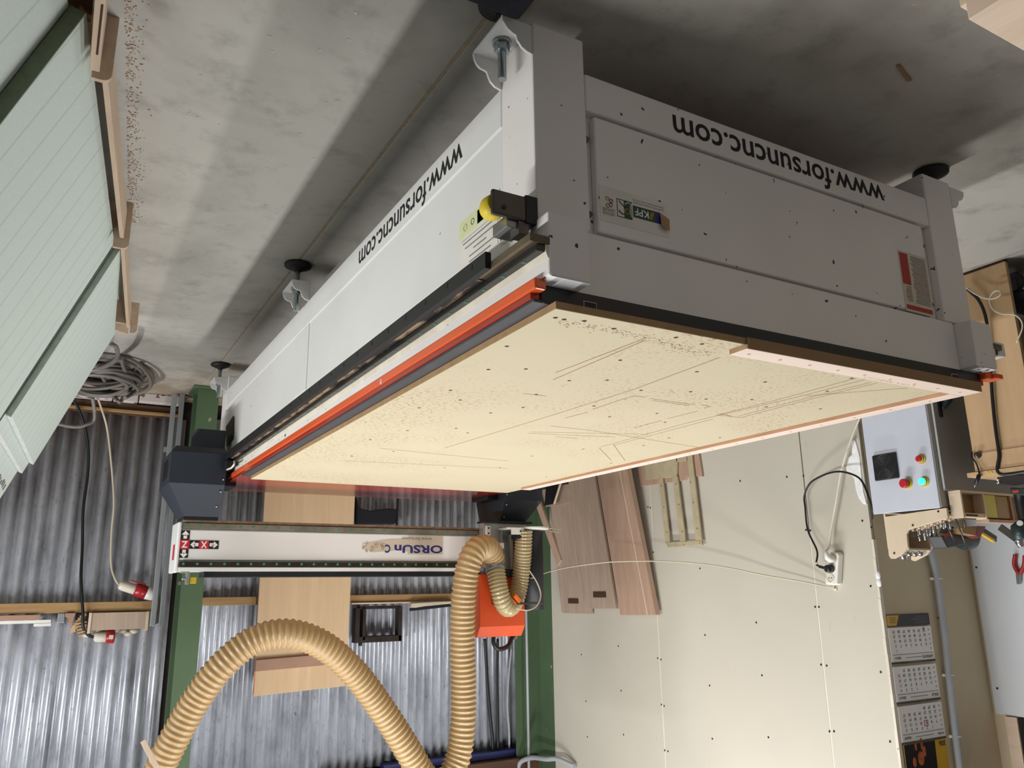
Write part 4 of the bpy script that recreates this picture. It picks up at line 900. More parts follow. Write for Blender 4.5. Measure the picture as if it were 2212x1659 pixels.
for (x, y, h) in ((0.724, 0.50, 0.158), (0.616, 1.40, 0.156), (0.506, 2.36, 0.136)):
    nx = {0.50: 0.038, 1.40: 0.044, 2.36: 0.026}[y]; pts = [(x+px, y, pz) for px, pz in [(0.26, 0), (0.26, 0.097), (nx, 0.097), (nx, h)]+[(0.018+0.018*math.cos(R(90+15*k)), h-0.018+0.018*math.sin(R(90+15*k))) for k in range(7)]+[(0, 0)]]
    obj('cross_rib', MB().prism(pts, (0, 0.012, 0)), 'rack_wood', tk, 0.001)
def rail(a, b, z0, z1, t, m='rack_wood'):
    a = V(a); b = V(b); d = (b-a).normalized(); e = V(d.y, -d.x, 0)
    return obj('rail', MB().prism([a, b, b+e*t, a+e*t], (0, 0, z1-z0)), m, tk, 0.001)
rail((0.735, 0.512, 0.03), (0.632, 1.398, 0.03), 0.03, 0.125, 0.012)
rail((0.632, 1.413, 0.03), (0.535, 2.358, 0.03), 0.03, 0.115, 0.012)
rail((0.752, 0.10, 0.03), (0.748, 0.480, 0.03), 0.03, 0.155, 0.018)
boxo('slot', (0.7535, 0.7575, 0.26, 0.42, 0.1535, 0.1557), 'hole_dark', tk, 0)
rail((0.70, 2.374, 0.02), (0.53, 2.50, 0.02), 0.02, 0.10, 0.012)
boxo('shelf', (0.775, 1.05, 0.05, 2.36, 0.02, 0.032), 'brown_wood', tk, 0.001)
rail((0.95, 0.1, 0.032), (0.80, 2.3, 0.032), 0.032, 0.06, 0.012)
top('backing_board', MB().prism([(1.30, -0.4, 0.0), (1.30, 2.4, 0.0), (1.55, 2.4, 1.6), (1.55, -0.4, 1.6)], (0.018, 0, 0)), 'dark_wood', 'dark brown board standing behind the nearest foam sheet', 'board')
# things close to the camera
bb = thing('board_stack', 'stack of pale wooden boards close by at the edge of view', 'boards', (-0.62, -0.9, 0.0), None)
for k, (p, dz) in enumerate((((-0.481, -0.578, 0.300), 0.036), ((-0.491, -0.564, 0.262), 0.034))):
    boxo('board', (p[0], p[0]-0.55, p[1], p[1]-0.55, p[2]-dz, p[2]), 'pale_wood', bb, 0.002)
boxo('trestle_leg', (-0.80, -0.74, -0.78, -0.72, 0, 0.227), 'pale_wood', bb, 0.002); boxo('trestle_leg', (-0.80, -0.74, -1.05, -0.99, 0, 0.227), 'pale_wood', bb, 0.002); boxo('trestle_leg', (-0.56, -0.50, -1.05, -0.99, 0, 0.227), 'pale_wood', bb, 0.002)
p = (0.036, -0.004, 0.100)
top('cloth_case', MB().box(p[0], p[0]+0.30, p[1]-0.003, p[1]-0.30, 0.001, 0.10), 'box_cloth', 'dark speckled flat case on the floor at the foot of the corner post', 'case', 0.006)

# ================================================================ LEFT WALL: PLANKS, JIG, SOCKET STRIP
def plank(name, label, pts, t, mat, group, x=-2.385):
    r = thing(name, label, 'plank', (x, sum(p[1] for p in pts)/len(pts), 0), group)
    obj('board', MB().prism([(p[3] if len(p) > 3 else p[0], p[1], p[2]) for p in pts], (-t, 0, 0)), mat, r, 0.001); return r
PG = 'planks leaning on the plasterboard wall'
def foot_pt(y, x=-2.28): return (x, y, 0.0)
p1 = plank('oak_plank', 'pale oak plank with a slot, farthest of the three leaning planks', [(-2.30, 3.66, 0.0), (-2.30, 3.36, 0.0), (-2.395, 3.258, 1.352), (-2.395, 3.600, 1.352), (-2.395, 3.615, 1.340)], 0.016, 'oak_plank', PG)
p2 = plank('oak_plank', 'pale oak plank with a slot, middle of the three leaning planks', [(-2.275, 3.40, 0.0), (-2.275, 3.10, 0.0), (-2.375, 2.965, 1.315), (-2.375, 3.285, 1.318)], 0.018, 'oak_plank', PG)
p3 = plank('red_plank', 'thick reddish plank, nearest of the three leaning planks', [(-2.265, 3.06, 0.0), (-2.265, 2.76, 0.0), (-2.365, 2.578, 1.345), (-2.365, 2.915, 1.352)], 0.034, 'red_plank', PG)
obj('edge_band', MB().prism([(-2.262, 2.835, 0.02), (-2.262, 2.828, 0.02), (-2.3625, 2.648, 1.344), (-2.3625, 2.656, 1.344)], (-0.004, 0, 0)), 'pale_wood', p3, 0.001)
for (pr, y0, y1, z0, z1, x) in ((p1, 3.395, 3.515, 1.255, 1.288, -2.388), (p2, 3.055, 3.190, 1.212, 1.248, -2.367)):
    obj('slot', MB().prism([(x-0.001, y0, z0), (x-0.001, y1, z0), (x-0.001, y1, z1), (x-0.001, y0, z1)], (0.004, 0, 0)), 'hole_dark', pr)
top('narrow_board', MB().prism([(-2.26, 3.80, 0.35), (-2.26, 3.86, 0.35), (-2.36, 3.60, 1.04), (-2.36, 3.55, 1.00)], (-0.02, 0, 0)), 'red_plank', 'narrow reddish board leaning across the green corner column', 'board', 0.002)
sp = top('board_piece', MB().prism([(-2.340, 3.742, 0.617), (-2.340, 3.540, 0.626), (-2.340, 3.321, 0.619), (-2.340, 3.330, 0.483), (-2.340, 3.781, 0.496)], (-0.016, 0, 0)), 'oak_plank', 'short oak board leaning in front of the farthest plank', 'board', 0.002)
bl = thing('black_board', 'black panel with a pale edge leaning behind the far table corner', 'panel', (-2.2, 3.3, 0))
obj('panel', MB().prism([(-2.300, 3.653, 0.617), (-2.300, 3.531, 0.616), (-2.300, 3.429, 0.473), (-2.300, 3.620, 0.450)], (-0.012, 0, 0)), 'black_plastic', bl, 0.001)
obj('pale_edge', MB().bar((-2.298, 3.522, 0.620), (-2.298, 3.426, 0.474), 0.010, 0.012, (1, 0, 0)), 'pale_wood', bl, 0.001)
top('black_bracket', MB().prism([(-2.320, 3.496, 0.487), (-2.320, 3.346, 0.498), (-2.320, 3.339, 0.471), (-2.320, 3.494, 0.451)], (-0.02, 0, 0)), 'black_plastic', 'small black plate in front of the oak boards by the table edge', 'plate', 0.001)
jr = plank('red_board', 'short red-brown board leaning behind the slotted jig', [(-2.405, 2.709, 0.586), (-2.405, 2.298, 0.597), (-2.405, 2.280, 0.578), (-2.405, 2.156, 0.594), (-2.405, 2.174, 0.436), (-2.405, 2.744, 0.347)], 0.012, 'red_plank', PG)
jg = thing('slotted_jig', 'thin olive wooden jig with two long slots on the plasterboard wall', 'jig', (-2.395, 2.35, 0.45))
def jp(name, *uv): return obj(name, MB().prism(list(uv), (0.010, 0, 0)), 'jig_wood', jg, 0.001)
jp('jig_head', (-2.400, 2.629, 0.554), (-2.400, 2.353, 0.572), (-2.400, 2.333, 0.453), (-2.400, 2.643, 0.406))
jp('jig_arm', (-2.400, 2.517, 0.562), (-2.400, 2.475, 0.564), (-2.400, 2.445, 0.941), (-2.400, 2.485, 0.939))
jp('jig_arm', (-2.400, 2.389, 0.567), (-2.400, 2.345, 0.570), (-2.400, 2.312, 0.949), (-2.400, 2.358, 0.949))
jp('jig_arm', (-2.400, 2.253, 0.438), (-2.400, 2.214, 0.438), (-2.400, 2.180, 0.971), (-2.400, 2.230, 0.958))
jp('jig_head', (-2.400, 2.345, 0.486), (-2.400, 2.258, 0.493), (-2.400, 2.257, 0.437), (-2.400, 2.347, 0.426))
jp('jig_foot', (-2.398, 2.483, 0.939), (-2.398, 2.183, 0.946), (-2.398, 2.177, 0.966), (-2.398, 2.462, 0.969))
sm = MB()
for p in ((-2.389, 2.491, 0.610), (-2.389, 2.478, 0.734), (-2.389, 2.463, 0.882), (-2.389, 2.360, 0.614), (-2.389, 2.348, 0.733), (-2.389, 2.332, 0.886), (-2.389, 2.236, 0.619), (-2.389, 2.225, 0.734), (-2.389, 2.209, 0.879), (-2.389, 2.324, 0.961), (-2.389, 2.196, 0.958)): sm.cyl(p, (p[0]+0.002, p[1], p[2]), 0.004, n=8)
obj('jig_hole', sm, 'groove_brown', jg, kind='stuff')
# socket strip
ss = thing('socket_strip', 'white three-way socket strip screwed to the plasterboard wall', 'socket strip', (-2.41, 1.33, 1.04))
obj('housing', MB().prism([(-2.419, y, z) for y, z in ((1.388, 1.180), (1.384, 1.190), (1.330, 1.193), (1.322, 1.186), (1.297, 1.062), (1.300, 1.050), (1.340, 1.046), (1.350, 1.052))], (0.036, 0, 0)), 'plastic_white', ss, 0.006)
for k, (y, z) in enumerate(((1.328, 1.078), (1.342, 1.120), (1.354, 1.161))):
    obj('socket_ring', MB().ring((-2.3825, y, z), 0.019, 0.0022, 'x', 22, 6), 'plastic_cream', ss)
    obj('socket_well', MB().cyl((-2.3835, y, z), (-2.3822, y, z), 0.0175, n=20), 'plastic_cream', ss)
for dy in (-0.007, 0.007): obj('pin_hole', MB().cyl((-2.3823, 1.354+dy, 1.161), (-2.3815, 1.354+dy, 1.161), 0.0028, n=8), 'black_rubber', ss)
kb = thing('black_plug', 'black plug and cord in the middle socket of the white strip', 'plug', (-2.37, 1.342, 1.12))
obj('plug_body', MB().tube([(-2.381, 1.342, 1.120), (-2.360, 1.342, 1.120), (-2.350, 1.342, 1.120), (-2.347, 1.342, 1.120)], [0.018, 0.018, 0.016, 0.008], 18), 'black_plastic', kb)
obj('strain_relief', MB().bar((-2.352, 1.350, 1.118), (-2.352, 1.385, 1.108), 0.012, 0.012, (1, 0, 0)), 'black_plastic', kb, 0.003)
obj('cord', MB().tube(spline([(-2.352, 1.383, 1.108), (-2.36, 1.405, 1.095), (-2.380, 1.410, 1.037), (-2.390, 1.458, 0.938), (-2.390, 1.460, 0.829), (-2.390, 1.456, 0.774), (-2.370, 1.394, 0.721), (-2.340, 1.279, 0.698), (-2.320, 1.187, 0.700), (-2.310, 1.111, 0.726), (-2.310, 1.075, 0.758), (-2.310, 1.054, 0.821), (-2.320, 1.050, 0.880), (-2.360, 1.084, 0.915)], 10), 0.0045, 8), 'cord_black', kb)
obj('cord_label', MB().tube([(-2.358, 1.398, 1.099), (-2.361, 1.406, 1.092)], 0.0062, 8), 'plastic_white', kb)
kw = thing('white_plug', 'white plug and cord in the lowest socket of the strip', 'plug', (-2.37, 1.328, 1.078))
obj('plug_body', MB().tube([(-2.381, 1.328, 1.078), (-2.362, 1.328, 1.076), (-2.352, 1.330, 1.070), (-2.350, 1.334, 1.055), (-2.352, 1.338, 1.040)], [0.018, 0.018, 0.016, 0.010, 0.006], 16), 'plastic_white', kw)
obj('cord', MB().tube(spline([(-2.352, 1.338, 1.042), (-2.380, 1.342, 1.020), (-2.390, 1.324, 0.937), (-2.390, 1.283, 0.825), (-2.390, 1.245, 0.712), (-2.390, 1.219, 0.652), (-2.390, 1.165, 0.553), (-2.390, 1.109, 0.467), (-2.380, 1.063, 0.403)], 10), 0.0048, 8), 'cord_white', kw)
top('cable_clip', MB().box(-2.419, -2.412, 1.352, 1.372, 1.206, 1.216), 'plastic_cream', 'small cream cable clip on the wall just above the socket strip', 'clip', 0.002)
cable('extension_cable', [(-2.405, 1.358, 1.190), (-2.405, 1.364, 1.205), (-2.400, 1.383, 1.201), (-2.370, 1.486, 1.178), (-2.330, 1.700, 1.140), (-2.280, 1.928, 1.093), (-2.220, 2.137, 1.065), (-2.150, 2.357, 1.050), (-2.050, 2.561, 1.048), (-1.920, 2.696, 1.065), (-1.800, 2.755, 1.087), (-1.680, 2.813, 1.126), (-1.60, 2.66, 1.13), (-1.56, 2.71, 1.14)], 0.0035, 'cord_cream', 'thin cream cable sagging from the socket strip to the gantry', 'cable')
cable('hose_wire', [(-1.532, 2.600, 1.093), (-1.567, 2.580, 1.157), (-1.583, 2.570, 1.221), (-1.552, 2.560, 1.275), (-1.495, 2.560, 1.298), (-1.436, 2.580, 1.287)], 0.0035, 'cord_cream', 'thin cream wire looping beside the clear hose', 'wire')
cable('ceiling_cable', [(-2.260, 4.017, 2.392), (-2.270, 3.981, 2.338), (-2.290, 3.865, 2.298), (-2.310, 3.720, 2.286), (-2.340, 3.624, 2.274), (-2.390, 3.510, 2.303)], 0.016, 'conduit', 'grey cable looping over the top of the corner column')
cable('black_conduit', [(-2.053, 4.100, 1.529), (-2.068, 4.110, 1.655), (-2.078, 4.110, 1.842), (-2.096, 4.110, 2.026), (-2.116, 4.110, 2.208), (-2.110, 4.100, 2.310)], 0.012, 'cord_black', 'black cable running up the corrugated wall above the orange cover')
cable('black_conduit', [(-2.158, 4.100, 1.533), (-2.157, 4.110, 1.754), (-2.158, 4.110, 2.031), (-2.159, 4.110, 2.317)], 0.010, 'cord_black', 'second black cable on the corrugated wall nearer the corner column')
cable('grey_conduit', [(-2.278, 4.110, 1.602), (-2.256, 4.110, 1.759), (-2.238, 4.110, 1.976), (-2.250, 4.110, 2.161), (-2.248, 4.110, 2.311)], 0.008, 'conduit', 'thin grey wavy cable on the corrugated wall beside the corner column')

# ================================================================ CONTROL CABINET AND TOOL RACK
CB = thing('control_cabinet', 'grey control cabinet with white side panel, fan and push buttons', 'cabinet', (-2.55, 0.86, 0))
CX, CY0, CY1, CH = -2.262, 0.705, 1.005, 0.908
boxo('body', (CX-0.004, CX-0.62, CY0, CY1, 0.02, CH-0.004), 'cabinet_grey', CB, 0.004)
boxo('side_panel', (CX-0.004, CX, CY0+0.004, CY1, 0.02, CH), 'cabinet_white', CB, 0.002)
boxo('door', (CX-0.030, CX-0.60, CY0-0.010, CY0, 0.05, 0.836), 'cabinet_grey', CB, 0.003)
boxo('door_seal', (CX-0.026, CX-0.0325, CY0-0.0112, CY0-0.002, 0.05, 0.838), 'seal_white', CB, 0.001)
boxo('door_seal', (CX-0.026, CX-0.25, CY0-0.0112, CY0-0.002, 0.834, 0.8395), 'seal_white', CB, 0.001)
boxo('door_lock', (CX-0.060, CX-0.078, CY0-0.018, CY0-0.009, 0.42, 0.545), 'black_plastic', CB, 0.003)
fan = boxo('fan_grille', (CX, CX+0.012, 0.862, 0.970, 0.666, 0.773), 'black_plastic', CB, 0.004)
for k in range(6): obj('grille_ring', MB().ring((CX+0.0125, 0.916, 0.7195), 0.012+0.0075*k, 0.0016, 'x', 30, 5), 'grille_black', fan)
for a in (45, 135): obj('grille_spoke', MB().bar((CX+0.013, 0.916-0.05*math.cos(R(a)), 0.7195-0.05*math.sin(R(a))), (CX+0.013, 0.916+0.05*math.cos(R(a)), 0.7195+0.05*math.sin(R(a))), 0.003, 0.003, (1, 0, 0)), 'grille_black', fan)
def button(name, y, z, mat, r, l, label):
    b = obj('button_bezel', MB().cyl((CX, y, z), (CX+0.006, y, z), 0.0195, n=24), 'yellow', CB)
    obj('button_neck', MB().cyl((CX+0.006, y, z), (CX+l*0.6, y, z), 0.0125, n=18), 'black_plastic', b)
    obj('button_ring', MB().cyl((CX+l*0.5, y, z), (CX+l*0.62, y, z), 0.0150, n=18), 'plastic_cream', b)
    obj(name, MB().tube([(CX+l*0.6, y, z), (CX+l*0.9, y, z), (CX+l, y, z)], [r, r, r*0.8], 22), mat, b, label=label)
button('push_button', 0.757, 0.710, 'button_red', 0.0125, 0.024, 'small red push button')
button('stop_button', 0.830, 0.800, 'button_red', 0.0185, 0.034, 'red mushroom stop button')
button('lamp_button', 0.757, 0.800, 'lamp_green', 0.0140, 0.024, 'glowing green push button')
top('cloth_strip', MB().tube(spline([(-2.36, 0.66, 0.395), (-2.355, 0.665, 0.45), (-2.345, 0.672, 0.49), (-2.325, 0.678, 0.515)], 6), [0.028]*7+[0.026-0.002*k for k in range(12)], 10), 'tool_green', 'dark green strap hanging beside the cabinet door', 'strap', 0)
TR = thing('tool_rack', 'birch plywood tool rack on top of the grey cabinet', 'rack', (-2.4, 0.85, 0.908))
rp = [(-2.272, 0.959, 0.921), (-2.272, 0.965, 1.078), (-2.272, 0.958, 1.091), (-2.272, 0.943, 1.092), (-2.272, 0.901, 1.073), (-2.272, 0.875, 1.049), (-2.272, 0.873, 0.998), (-2.272, 0.863, 0.982), (-2.272, 0.835, 0.975), (-2.272, 0.691, 0.948), (-2.272, 0.691, 0.900)]
rp = [(x, y, max(z, 0.909)) for x, y, z in rp]
obj('end_plate', MB().prism(rp, (-0.012, 0, 0)), 'birch', TR, 0.001)
rp2 = [(-2.43, y, z) for y, z in ((0.97, 0.909), (0.975, 1.095), (0.962, 1.100), (0.90, 1.075), (0.875, 1.045), (0.868, 0.99), (0.85, 0.975), (0.70, 0.935), (0.70, 0.909))]
obj('end_plate', MB().prism(rp2, (-0.012, 0, 0)), 'birch', TR, 0.001)
obj('shelf', MB().box(-2.284, -2.43, 0.88, 0.97, 1.052, 1.060), 'birch', TR, 0.001)
obj('slope_board', MB().prism([(-2.284, 0.70, 0.938), (-2.284, 0.862, 0.974), (-2.284, 0.862, 0.965), (-2.284, 0.70, 0.929)], (-0.146, 0, 0)), 'birch', TR, 0.001)
obj('back_board', MB().box(-2.284, -2.43, 0.966, 0.974, 0.909, 1.05), 'birch', TR, 0.001)
for p in ((-2.272, 0.725, 0.920), (-2.272, 0.840, 0.965), (-2.272, 0.938, 1.070)): obj('plate_screw', MB().cyl(p, (p[0]+0.002, p[1], p[2]), 0.0042, n=8), 'black_metal', TR)
for k, p in enumerate(((-2.300, 0.919, 1.078), (-2.340, 0.918, 1.065), (-2.380, 0.920, 1.064), (-2.410, 0.915, 1.062))):
    s_ = thing('steel_socket', ('foremost', 'second', 'third', 'hindmost')[k]+' of four shiny steel ball sockets on the rack shelf', 'socket', (p[0], p[1], 1.060), 'steel sockets in a row on the rack shelf')
    obj('stem', MB().cyl((p[0], p[1], 1.060), (p[0], p[1], p[2]), 0.010, n=14), 'dark_steel', s_); obj('ball', MB().sphere((p[0], p[1], p[2]+0.004), 0.016, 8), 'chrome', s_)
rd = random.Random(31)
for k in range(16):
    y = 0.865-0.0098*k+rd.uniform(-0.003, 0.003); z = 0.975-0.0022*k; x = -2.30-0.017*(k % 3)-rd.uniform(0, 0.01)
    h = rd.uniform(0.022, 0.052)
    b = thing('drill_bit', 'steel drill bit standing in the sloping board of the rack', 'drill bit', (x, y, z), 'drill bits in the tool rack')
    obj('shank', MB().cyl((x, y, z), (x+rd.uniform(-0.006, 0.004), y+rd.uniform(-0.004, 0.008), z+h), rd.uniform(0.0028, 0.005), n=8), rd.choice(['dark_steel', 'steel', 'chrome']), b)
    obj('collar', MB().cyl((x, y, z), (x, y, z+0.012), 0.0058, n=10), 'pale_wood', b)
for k, q in enumerate((((-2.325, 0.700, 0.921), (-2.385, 0.700, 1.064)), ((-2.268, 0.700, 0.958), (-2.308, 0.700, 1.037)), ((-2.385, 0.700, 0.924), (-2.392, 0.700, 0.982)))):
    top('steel_rod', MB().cyl(q[0], q[1], 0.0035, n=8), 'dark_steel', ('longest', 'middle', 'shortest')[k]+' thin dark steel rod sticking up from the tool rack', 'rod', 0, 'thin rods in the tool rack')
# compartments on the cabinet front edge
BXs = thing('compartment_box', 'wooden compartment box in front of the tool rack', 'box', (-2.5, 0.68, 0.84))
Y0, Y1 = 0.645, 0.694
for x in (-2.302, -2.452, -2.640, -2.875): boxo('divider', (x, x-0.010, Y0, Y1, 0.852, 0.950), 'birch' if x > -2.5 else 'red_plank', BXs, 0.001)
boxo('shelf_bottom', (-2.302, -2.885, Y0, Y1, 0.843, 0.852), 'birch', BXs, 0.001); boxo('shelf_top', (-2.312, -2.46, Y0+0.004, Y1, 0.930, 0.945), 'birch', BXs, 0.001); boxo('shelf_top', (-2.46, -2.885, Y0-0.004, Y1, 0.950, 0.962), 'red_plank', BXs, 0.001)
boxo('back', (-2.312, -2.875, Y1-0.006, Y1, 0.852, 0.950), 'brown_wood', BXs, 0.0)
boxo('dark_slot', (-2.325, -2.400, Y0+0.002, Y0+0.004, 0.935, 0.941), 'hole_dark', BXs, 0)
top('amber_box', MB().box(-2.545, -2.636, 0.652, 0.686, 0.853, 0.945), 'amber_plastic', 'amber plastic box inside the wooden compartment', 'box', 0.004)
top('yellow_tape', MB().box(-2.466, -2.540, 0.648, 0.686, 0.853, 0.944), 'tape_yellow', 'yellow-green taped block beside the amber box', 'block', 0.003)
sd = thing('cordless_tool', 'dark green cordless tool with black battery lying behind the rack', 'power tool', (-2.5, 0.78, 0.97))
obj('tool_body', MB().tube(spline([(-2.637, 0.800, 1.006), (-2.592, 0.800, 1.030), (-2.513, 0.800, 1.024), (-2.427, 0.800, 0.992)], 6), [0.012+0.002*k for k in range(10)]+[0.032]*9, 14), 'tool_green', sd)
obj('battery', MB().prism([(-2.325, 0.760, 1.011), (-2.448, 0.760, 0.987), (-2.478, 0.760, 1.041), (-2.356, 0.760, 1.057)], (0, 0.06, 0)), 'black_plastic', sd, 0.004)
obj('red_strip', MB().prism([(-2.334, 0.757, 1.004), (-2.392, 0.757, 0.992), (-2.402, 0.757, 1.003), (-2.344, 0.757, 1.015)], (0, 0.004, 0)), 'ink_red', sd)
wbk = thing('wooden_block', 'wooden block with a dark red face wedged behind the compartments', 'block', (-2.6, 0.73, 0.96))
obj('block', MB().prism([(-2.403, 0.720, 0.980), (-2.512, 0.720, 0.970), (-2.532, 0.720, 1.013), (-2.404, 0.720, 1.001)], (0, 0.04, 0)), 'mdf_brown', wbk, 0.001)
obj('red_face', MB().prism([(-2.511, 0.719, 0.970), (-2.568, 0.719, 0.970), (-2.510, 0.719, 1.019), (-2.488, 0.719, 1.007)], (0, 0.04, 0)), 'plate_red', wbk, 0.001)
ch = thing('chisel_handle', 'yellow and black tool handle pointing up behind the block', 'handle', (-2.544, 0.740, 0.979))
obj('black_side', MB().bar((-2.562, 0.740, 0.982), (-2.657, 0.740, 1.019), 0.026, 0.016, (0, 1, 0)), 'black_plastic', ch, 0.004)
obj('yellow_side', MB().bar((-2.549, 0.738, 0.993), (-2.641, 0.738, 1.027), 0.012, 0.014, (0, 1, 0)), 'handle_yellow', ch, 0.003)
for k, (a, b, w) in enumerate((((-2.920, 0.859, 0.953), (-2.920, 0.765, 1.038), 0.030), ((-2.900, 0.799, 0.958), (-2.900, 0.748, 1.000), 0.018))):
    top('iron_bar', MB().bar(a, b, w, 0.012, (1, 0, 0)), 'dark_steel', ('wide' if k == 0 else 'narrow')+' dark iron bar leaning against the white wall panel', 'bar', 0.002)
pl = thing('pliers', 'red handled pliers hanging on the white wall panel', 'pliers', (-3.10, 0.93, 1.06))
for a, b, c in (((-3.105, 0.914, 1.069), (-3.105, 0.926, 1.114), (-3.105, 0.914, 1.155)), ((-3.105, 0.873, 1.075), (-3.105, 0.884, 1.119), (-3.105, 0.908, 1.155))):
    obj('handle', MB().tube(spline([a, b, c], 8), 0.009, 10), 'handle_red', pl)
obj('jaw', MB().prism([(-3.108, 0.924, 1.155), (-3.108, 0.902, 1.155), (-3.108, 0.911, 1.200), (-3.108, 0.926, 1.200)], (0.010, 0, 0)), 'steel', pl, 0.002)
# battery drill standing on the bench
bd = thing('battery_drill', 'dark battery drill standing upright on the workbench', 'drill', (-2.42, 0.5, 0.803))
obj('battery', MB().prism([(-2.380, 0.542, 0.798), (-2.380, 0.418, 0.807), (-2.380, 0.424, 0.844), (-2.380, 0.475, 0.848), (-2.380, 0.540, 0.830)], (-0.075, 0, 0)), 'black_plastic', bd, 0.004)
obj('battery_rim', MB().prism([(-2.382, 0.535, 0.831), (-2.382, 0.425, 0.843), (-2.382, 0.428, 0.857), (-2.382, 0.503, 0.846)], (-0.07, 0, 0)), 'dark_steel', bd, 0.002)
obj('handle', MB().tube(spline([(-2.415, 0.480, 0.846), (-2.415, 0.485, 0.894), (-2.415, 0.485, 0.945), (-2.415, 0.481, 0.988)], 6), [0.030, 0.029, 0.027, 0.025, 0.024, 0.023, 0.022]+[0.022]*12, 14), 'black_plastic', bd)
obj('collar', MB().prism([(-2.385, 0.505, 0.848), (-2.385, 0.429, 0.853), (-2.385, 0.434, 0.887), (-2.385, 0.502, 0.872)], (-0.06, 0, 0)), 'tool_green', bd, 0.004)
obj('red_pad', MB().prism([(-2.382, 0.494, 0.858), (-2.382, 0.469, 0.859), (-2.382, 0.473, 0.869), (-2.382, 0.496, 0.866)], (-0.01, 0, 0)), 'ink_red', bd, 0.001)
obj('motor', MB().tube([(-2.390, 0.498, 0.976), (-2.390, 0.493, 0.984), (-2.390, 0.491, 1.013), (-2.390, 0.486, 1.039)], [0.018, 0.030, 0.034, 0.030], 16), 'tool_green', bd)
obj('round_label', MB().cyl((-2.352, 0.470, 0.982), (-2.356, 0.473, 0.982), 0.010, n=16), 'sticker_pure', bd)
obj('chuck', MB().tube([(-2.390, 0.503, 1.021), (-2.390, 0.502, 1.046), (-2.390, 0.497, 1.067)], [0.020, 0.018, 0.012], 14), 'chrome', bd)
p = (-2.378, 0.543, 0.819); text('digit', '2', (p[0]+0.0012, p[1], p[2]-0.006), (0, -1, 0), (0, 0, 1), 'sticker_pure', bd, height=0.016, weight=0.02)

# ================================================================ WORKBENCH
WBn = thing('workbench', 'wooden workbench with pine side panel beside the grey cabinet', 'workbench', (-2.65, 0.2, 0))
boxo('side_panel', (-2.318, -2.300, 0.335, 0.572, 0.012, 0.785), 'pine_panel', WBn, 0.001)
boxo('top_rail', (-2.300, -2.294, -0.6, 0.570, 0.716, 0.784), 'pine_panel', WBn, 0.001)
boxo('bench_top', (-2.285, -3.10, -0.6, 0.598, 0.786, 0.803), 'pine_panel', WBn, 0.001)
boxo('shade_panel', (-2.60, -2.62, -0.6, 0.33, 0.09, 0.785), 'dark_void', WBn, 0)  # dark sheet stands in for the shadow inside the open bench
boxo('leg', (-3.09, -3.02, 0.50, 0.57, 0, 0.785), 'pine_panel', WBn, 0.002); boxo('leg', (-2.37, -2.30, -0.6, -0.53, 0, 0.785), 'pine_panel', WBn, 0.002); boxo('leg', (-3.09, -3.02, -0.6, -0.53, 0, 0.785), 'pine_panel', WBn, 0.002)
boxo('foot_rail', (-2.330, -2.306, 0.34, 0.57, 0.0, 0.012), 'dark_wood', WBn, 0.001)
obj('round_knob', MB().tube([(-2.294, 0.550, 0.723), (-2.284, 0.545, 0.724), (-2.280, 0.542, 0.725)], [0.0125, 0.0125, 0.006], 18), 'dark_steel', WBn)
for p in ((-2.284, 0.517, 0.779), (-2.284, 0.505, 0.803)): obj('screw', MB().cyl((-2.2848, p[1], 0.795), (-2.2830, p[1], 0.795), 0.004, n=8), 'yellow', WBn)
ct = thing('wheeled_base', 'low dark trolley on grey casters under the workbench', 'trolley', (-2.35, 0.2, 0))
boxo('deck', (-2.33, -2.58, -0.25, 0.42, 0.135, 0.165), 'dark_cloth', ct, 0.004)
for x, y in ((-2.490, 0.405), (-2.345, 0.225)):
    cs = obj('caster', MB().cyl((x-0.014, y, 0.036), (x+0.014, y, 0.036), 0.0355, n=20), 'caster_grey', ct, 0.003)
    boxo('fork', (x-0.018, x+0.018, y-0.02, y+0.02, 0.070, 0.134), 'black_plastic', cs, 0.003)
    boxo('fork_side', (x+0.0155, x+0.0195, y-0.014, y+0.014, 0.030, 0.075), 'caster_grey', cs, 0.001)
cable('black_lead', [(-2.29, 0.30, 0.80), (-2.286, 0.471, 0.806), (-2.288, 0.468, 0.730), (-2.288, 0.465, 0.626), (-2.286, 0.457, 0.521), (-2.284, 0.447, 0.434), (-2.282, 0.436, 0.346), (-2.280, 0.428, 0.220), (-2.280, 0.442, 0.140), (-2.280, 0.478, 0.080)], 0.0062, 'cord_black', 'black lead hanging down the front of the bench panel', 'cable')
cable('white_lead', [(-2.270, 0.480, 0.072), (-2.270, 0.450, 0.109), (-2.270, 0.410, 0.143), (-2.270, 0.377, 0.152), (-2.270, 0.356, 0.144), (-2.270, 0.360, 0.128), (-2.270, 0.381, 0.128), (-2.270, 0.399, 0.152), (-2.270, 0.392, 0.192), (-2.260, 0.357, 0.223), (-2.250, 0.312, 0.242), (-2.240, 0.287, 0.273), (-2.230, 0.283, 0.308), (-2.220, 0.305, 0.355)], 0.0026, 'cord_white', 'thin white lead curling in front of the bench panel', 'cable')
jk = thing('charging_lead', 'short black lead with jack plug hanging from the bench top', 'lead', (-2.275, 0.546, 0.798))
obj('cord', MB().tube(spline([(-2.290, 0.567, 0.708), (-2.287, 0.570, 0.729), (-2.284, 0.556, 0.752), (-2.280, 0.548, 0.780), (-2.275, 0.546, 0.800)], 8), 0.0028, 8), 'cord_black', jk)
obj('plug_body', MB().cyl((-2.275, 0.546, 0.800), (-2.275, 0.564, 0.833), 0.0075, 0.0065, n=12), 'black_plastic', jk); obj('jack_tip', MB().cyl((-2.275, 0.564, 0.833), (-2.275, 0.571, 0.842), 0.003, n=8), 'chrome', jk)

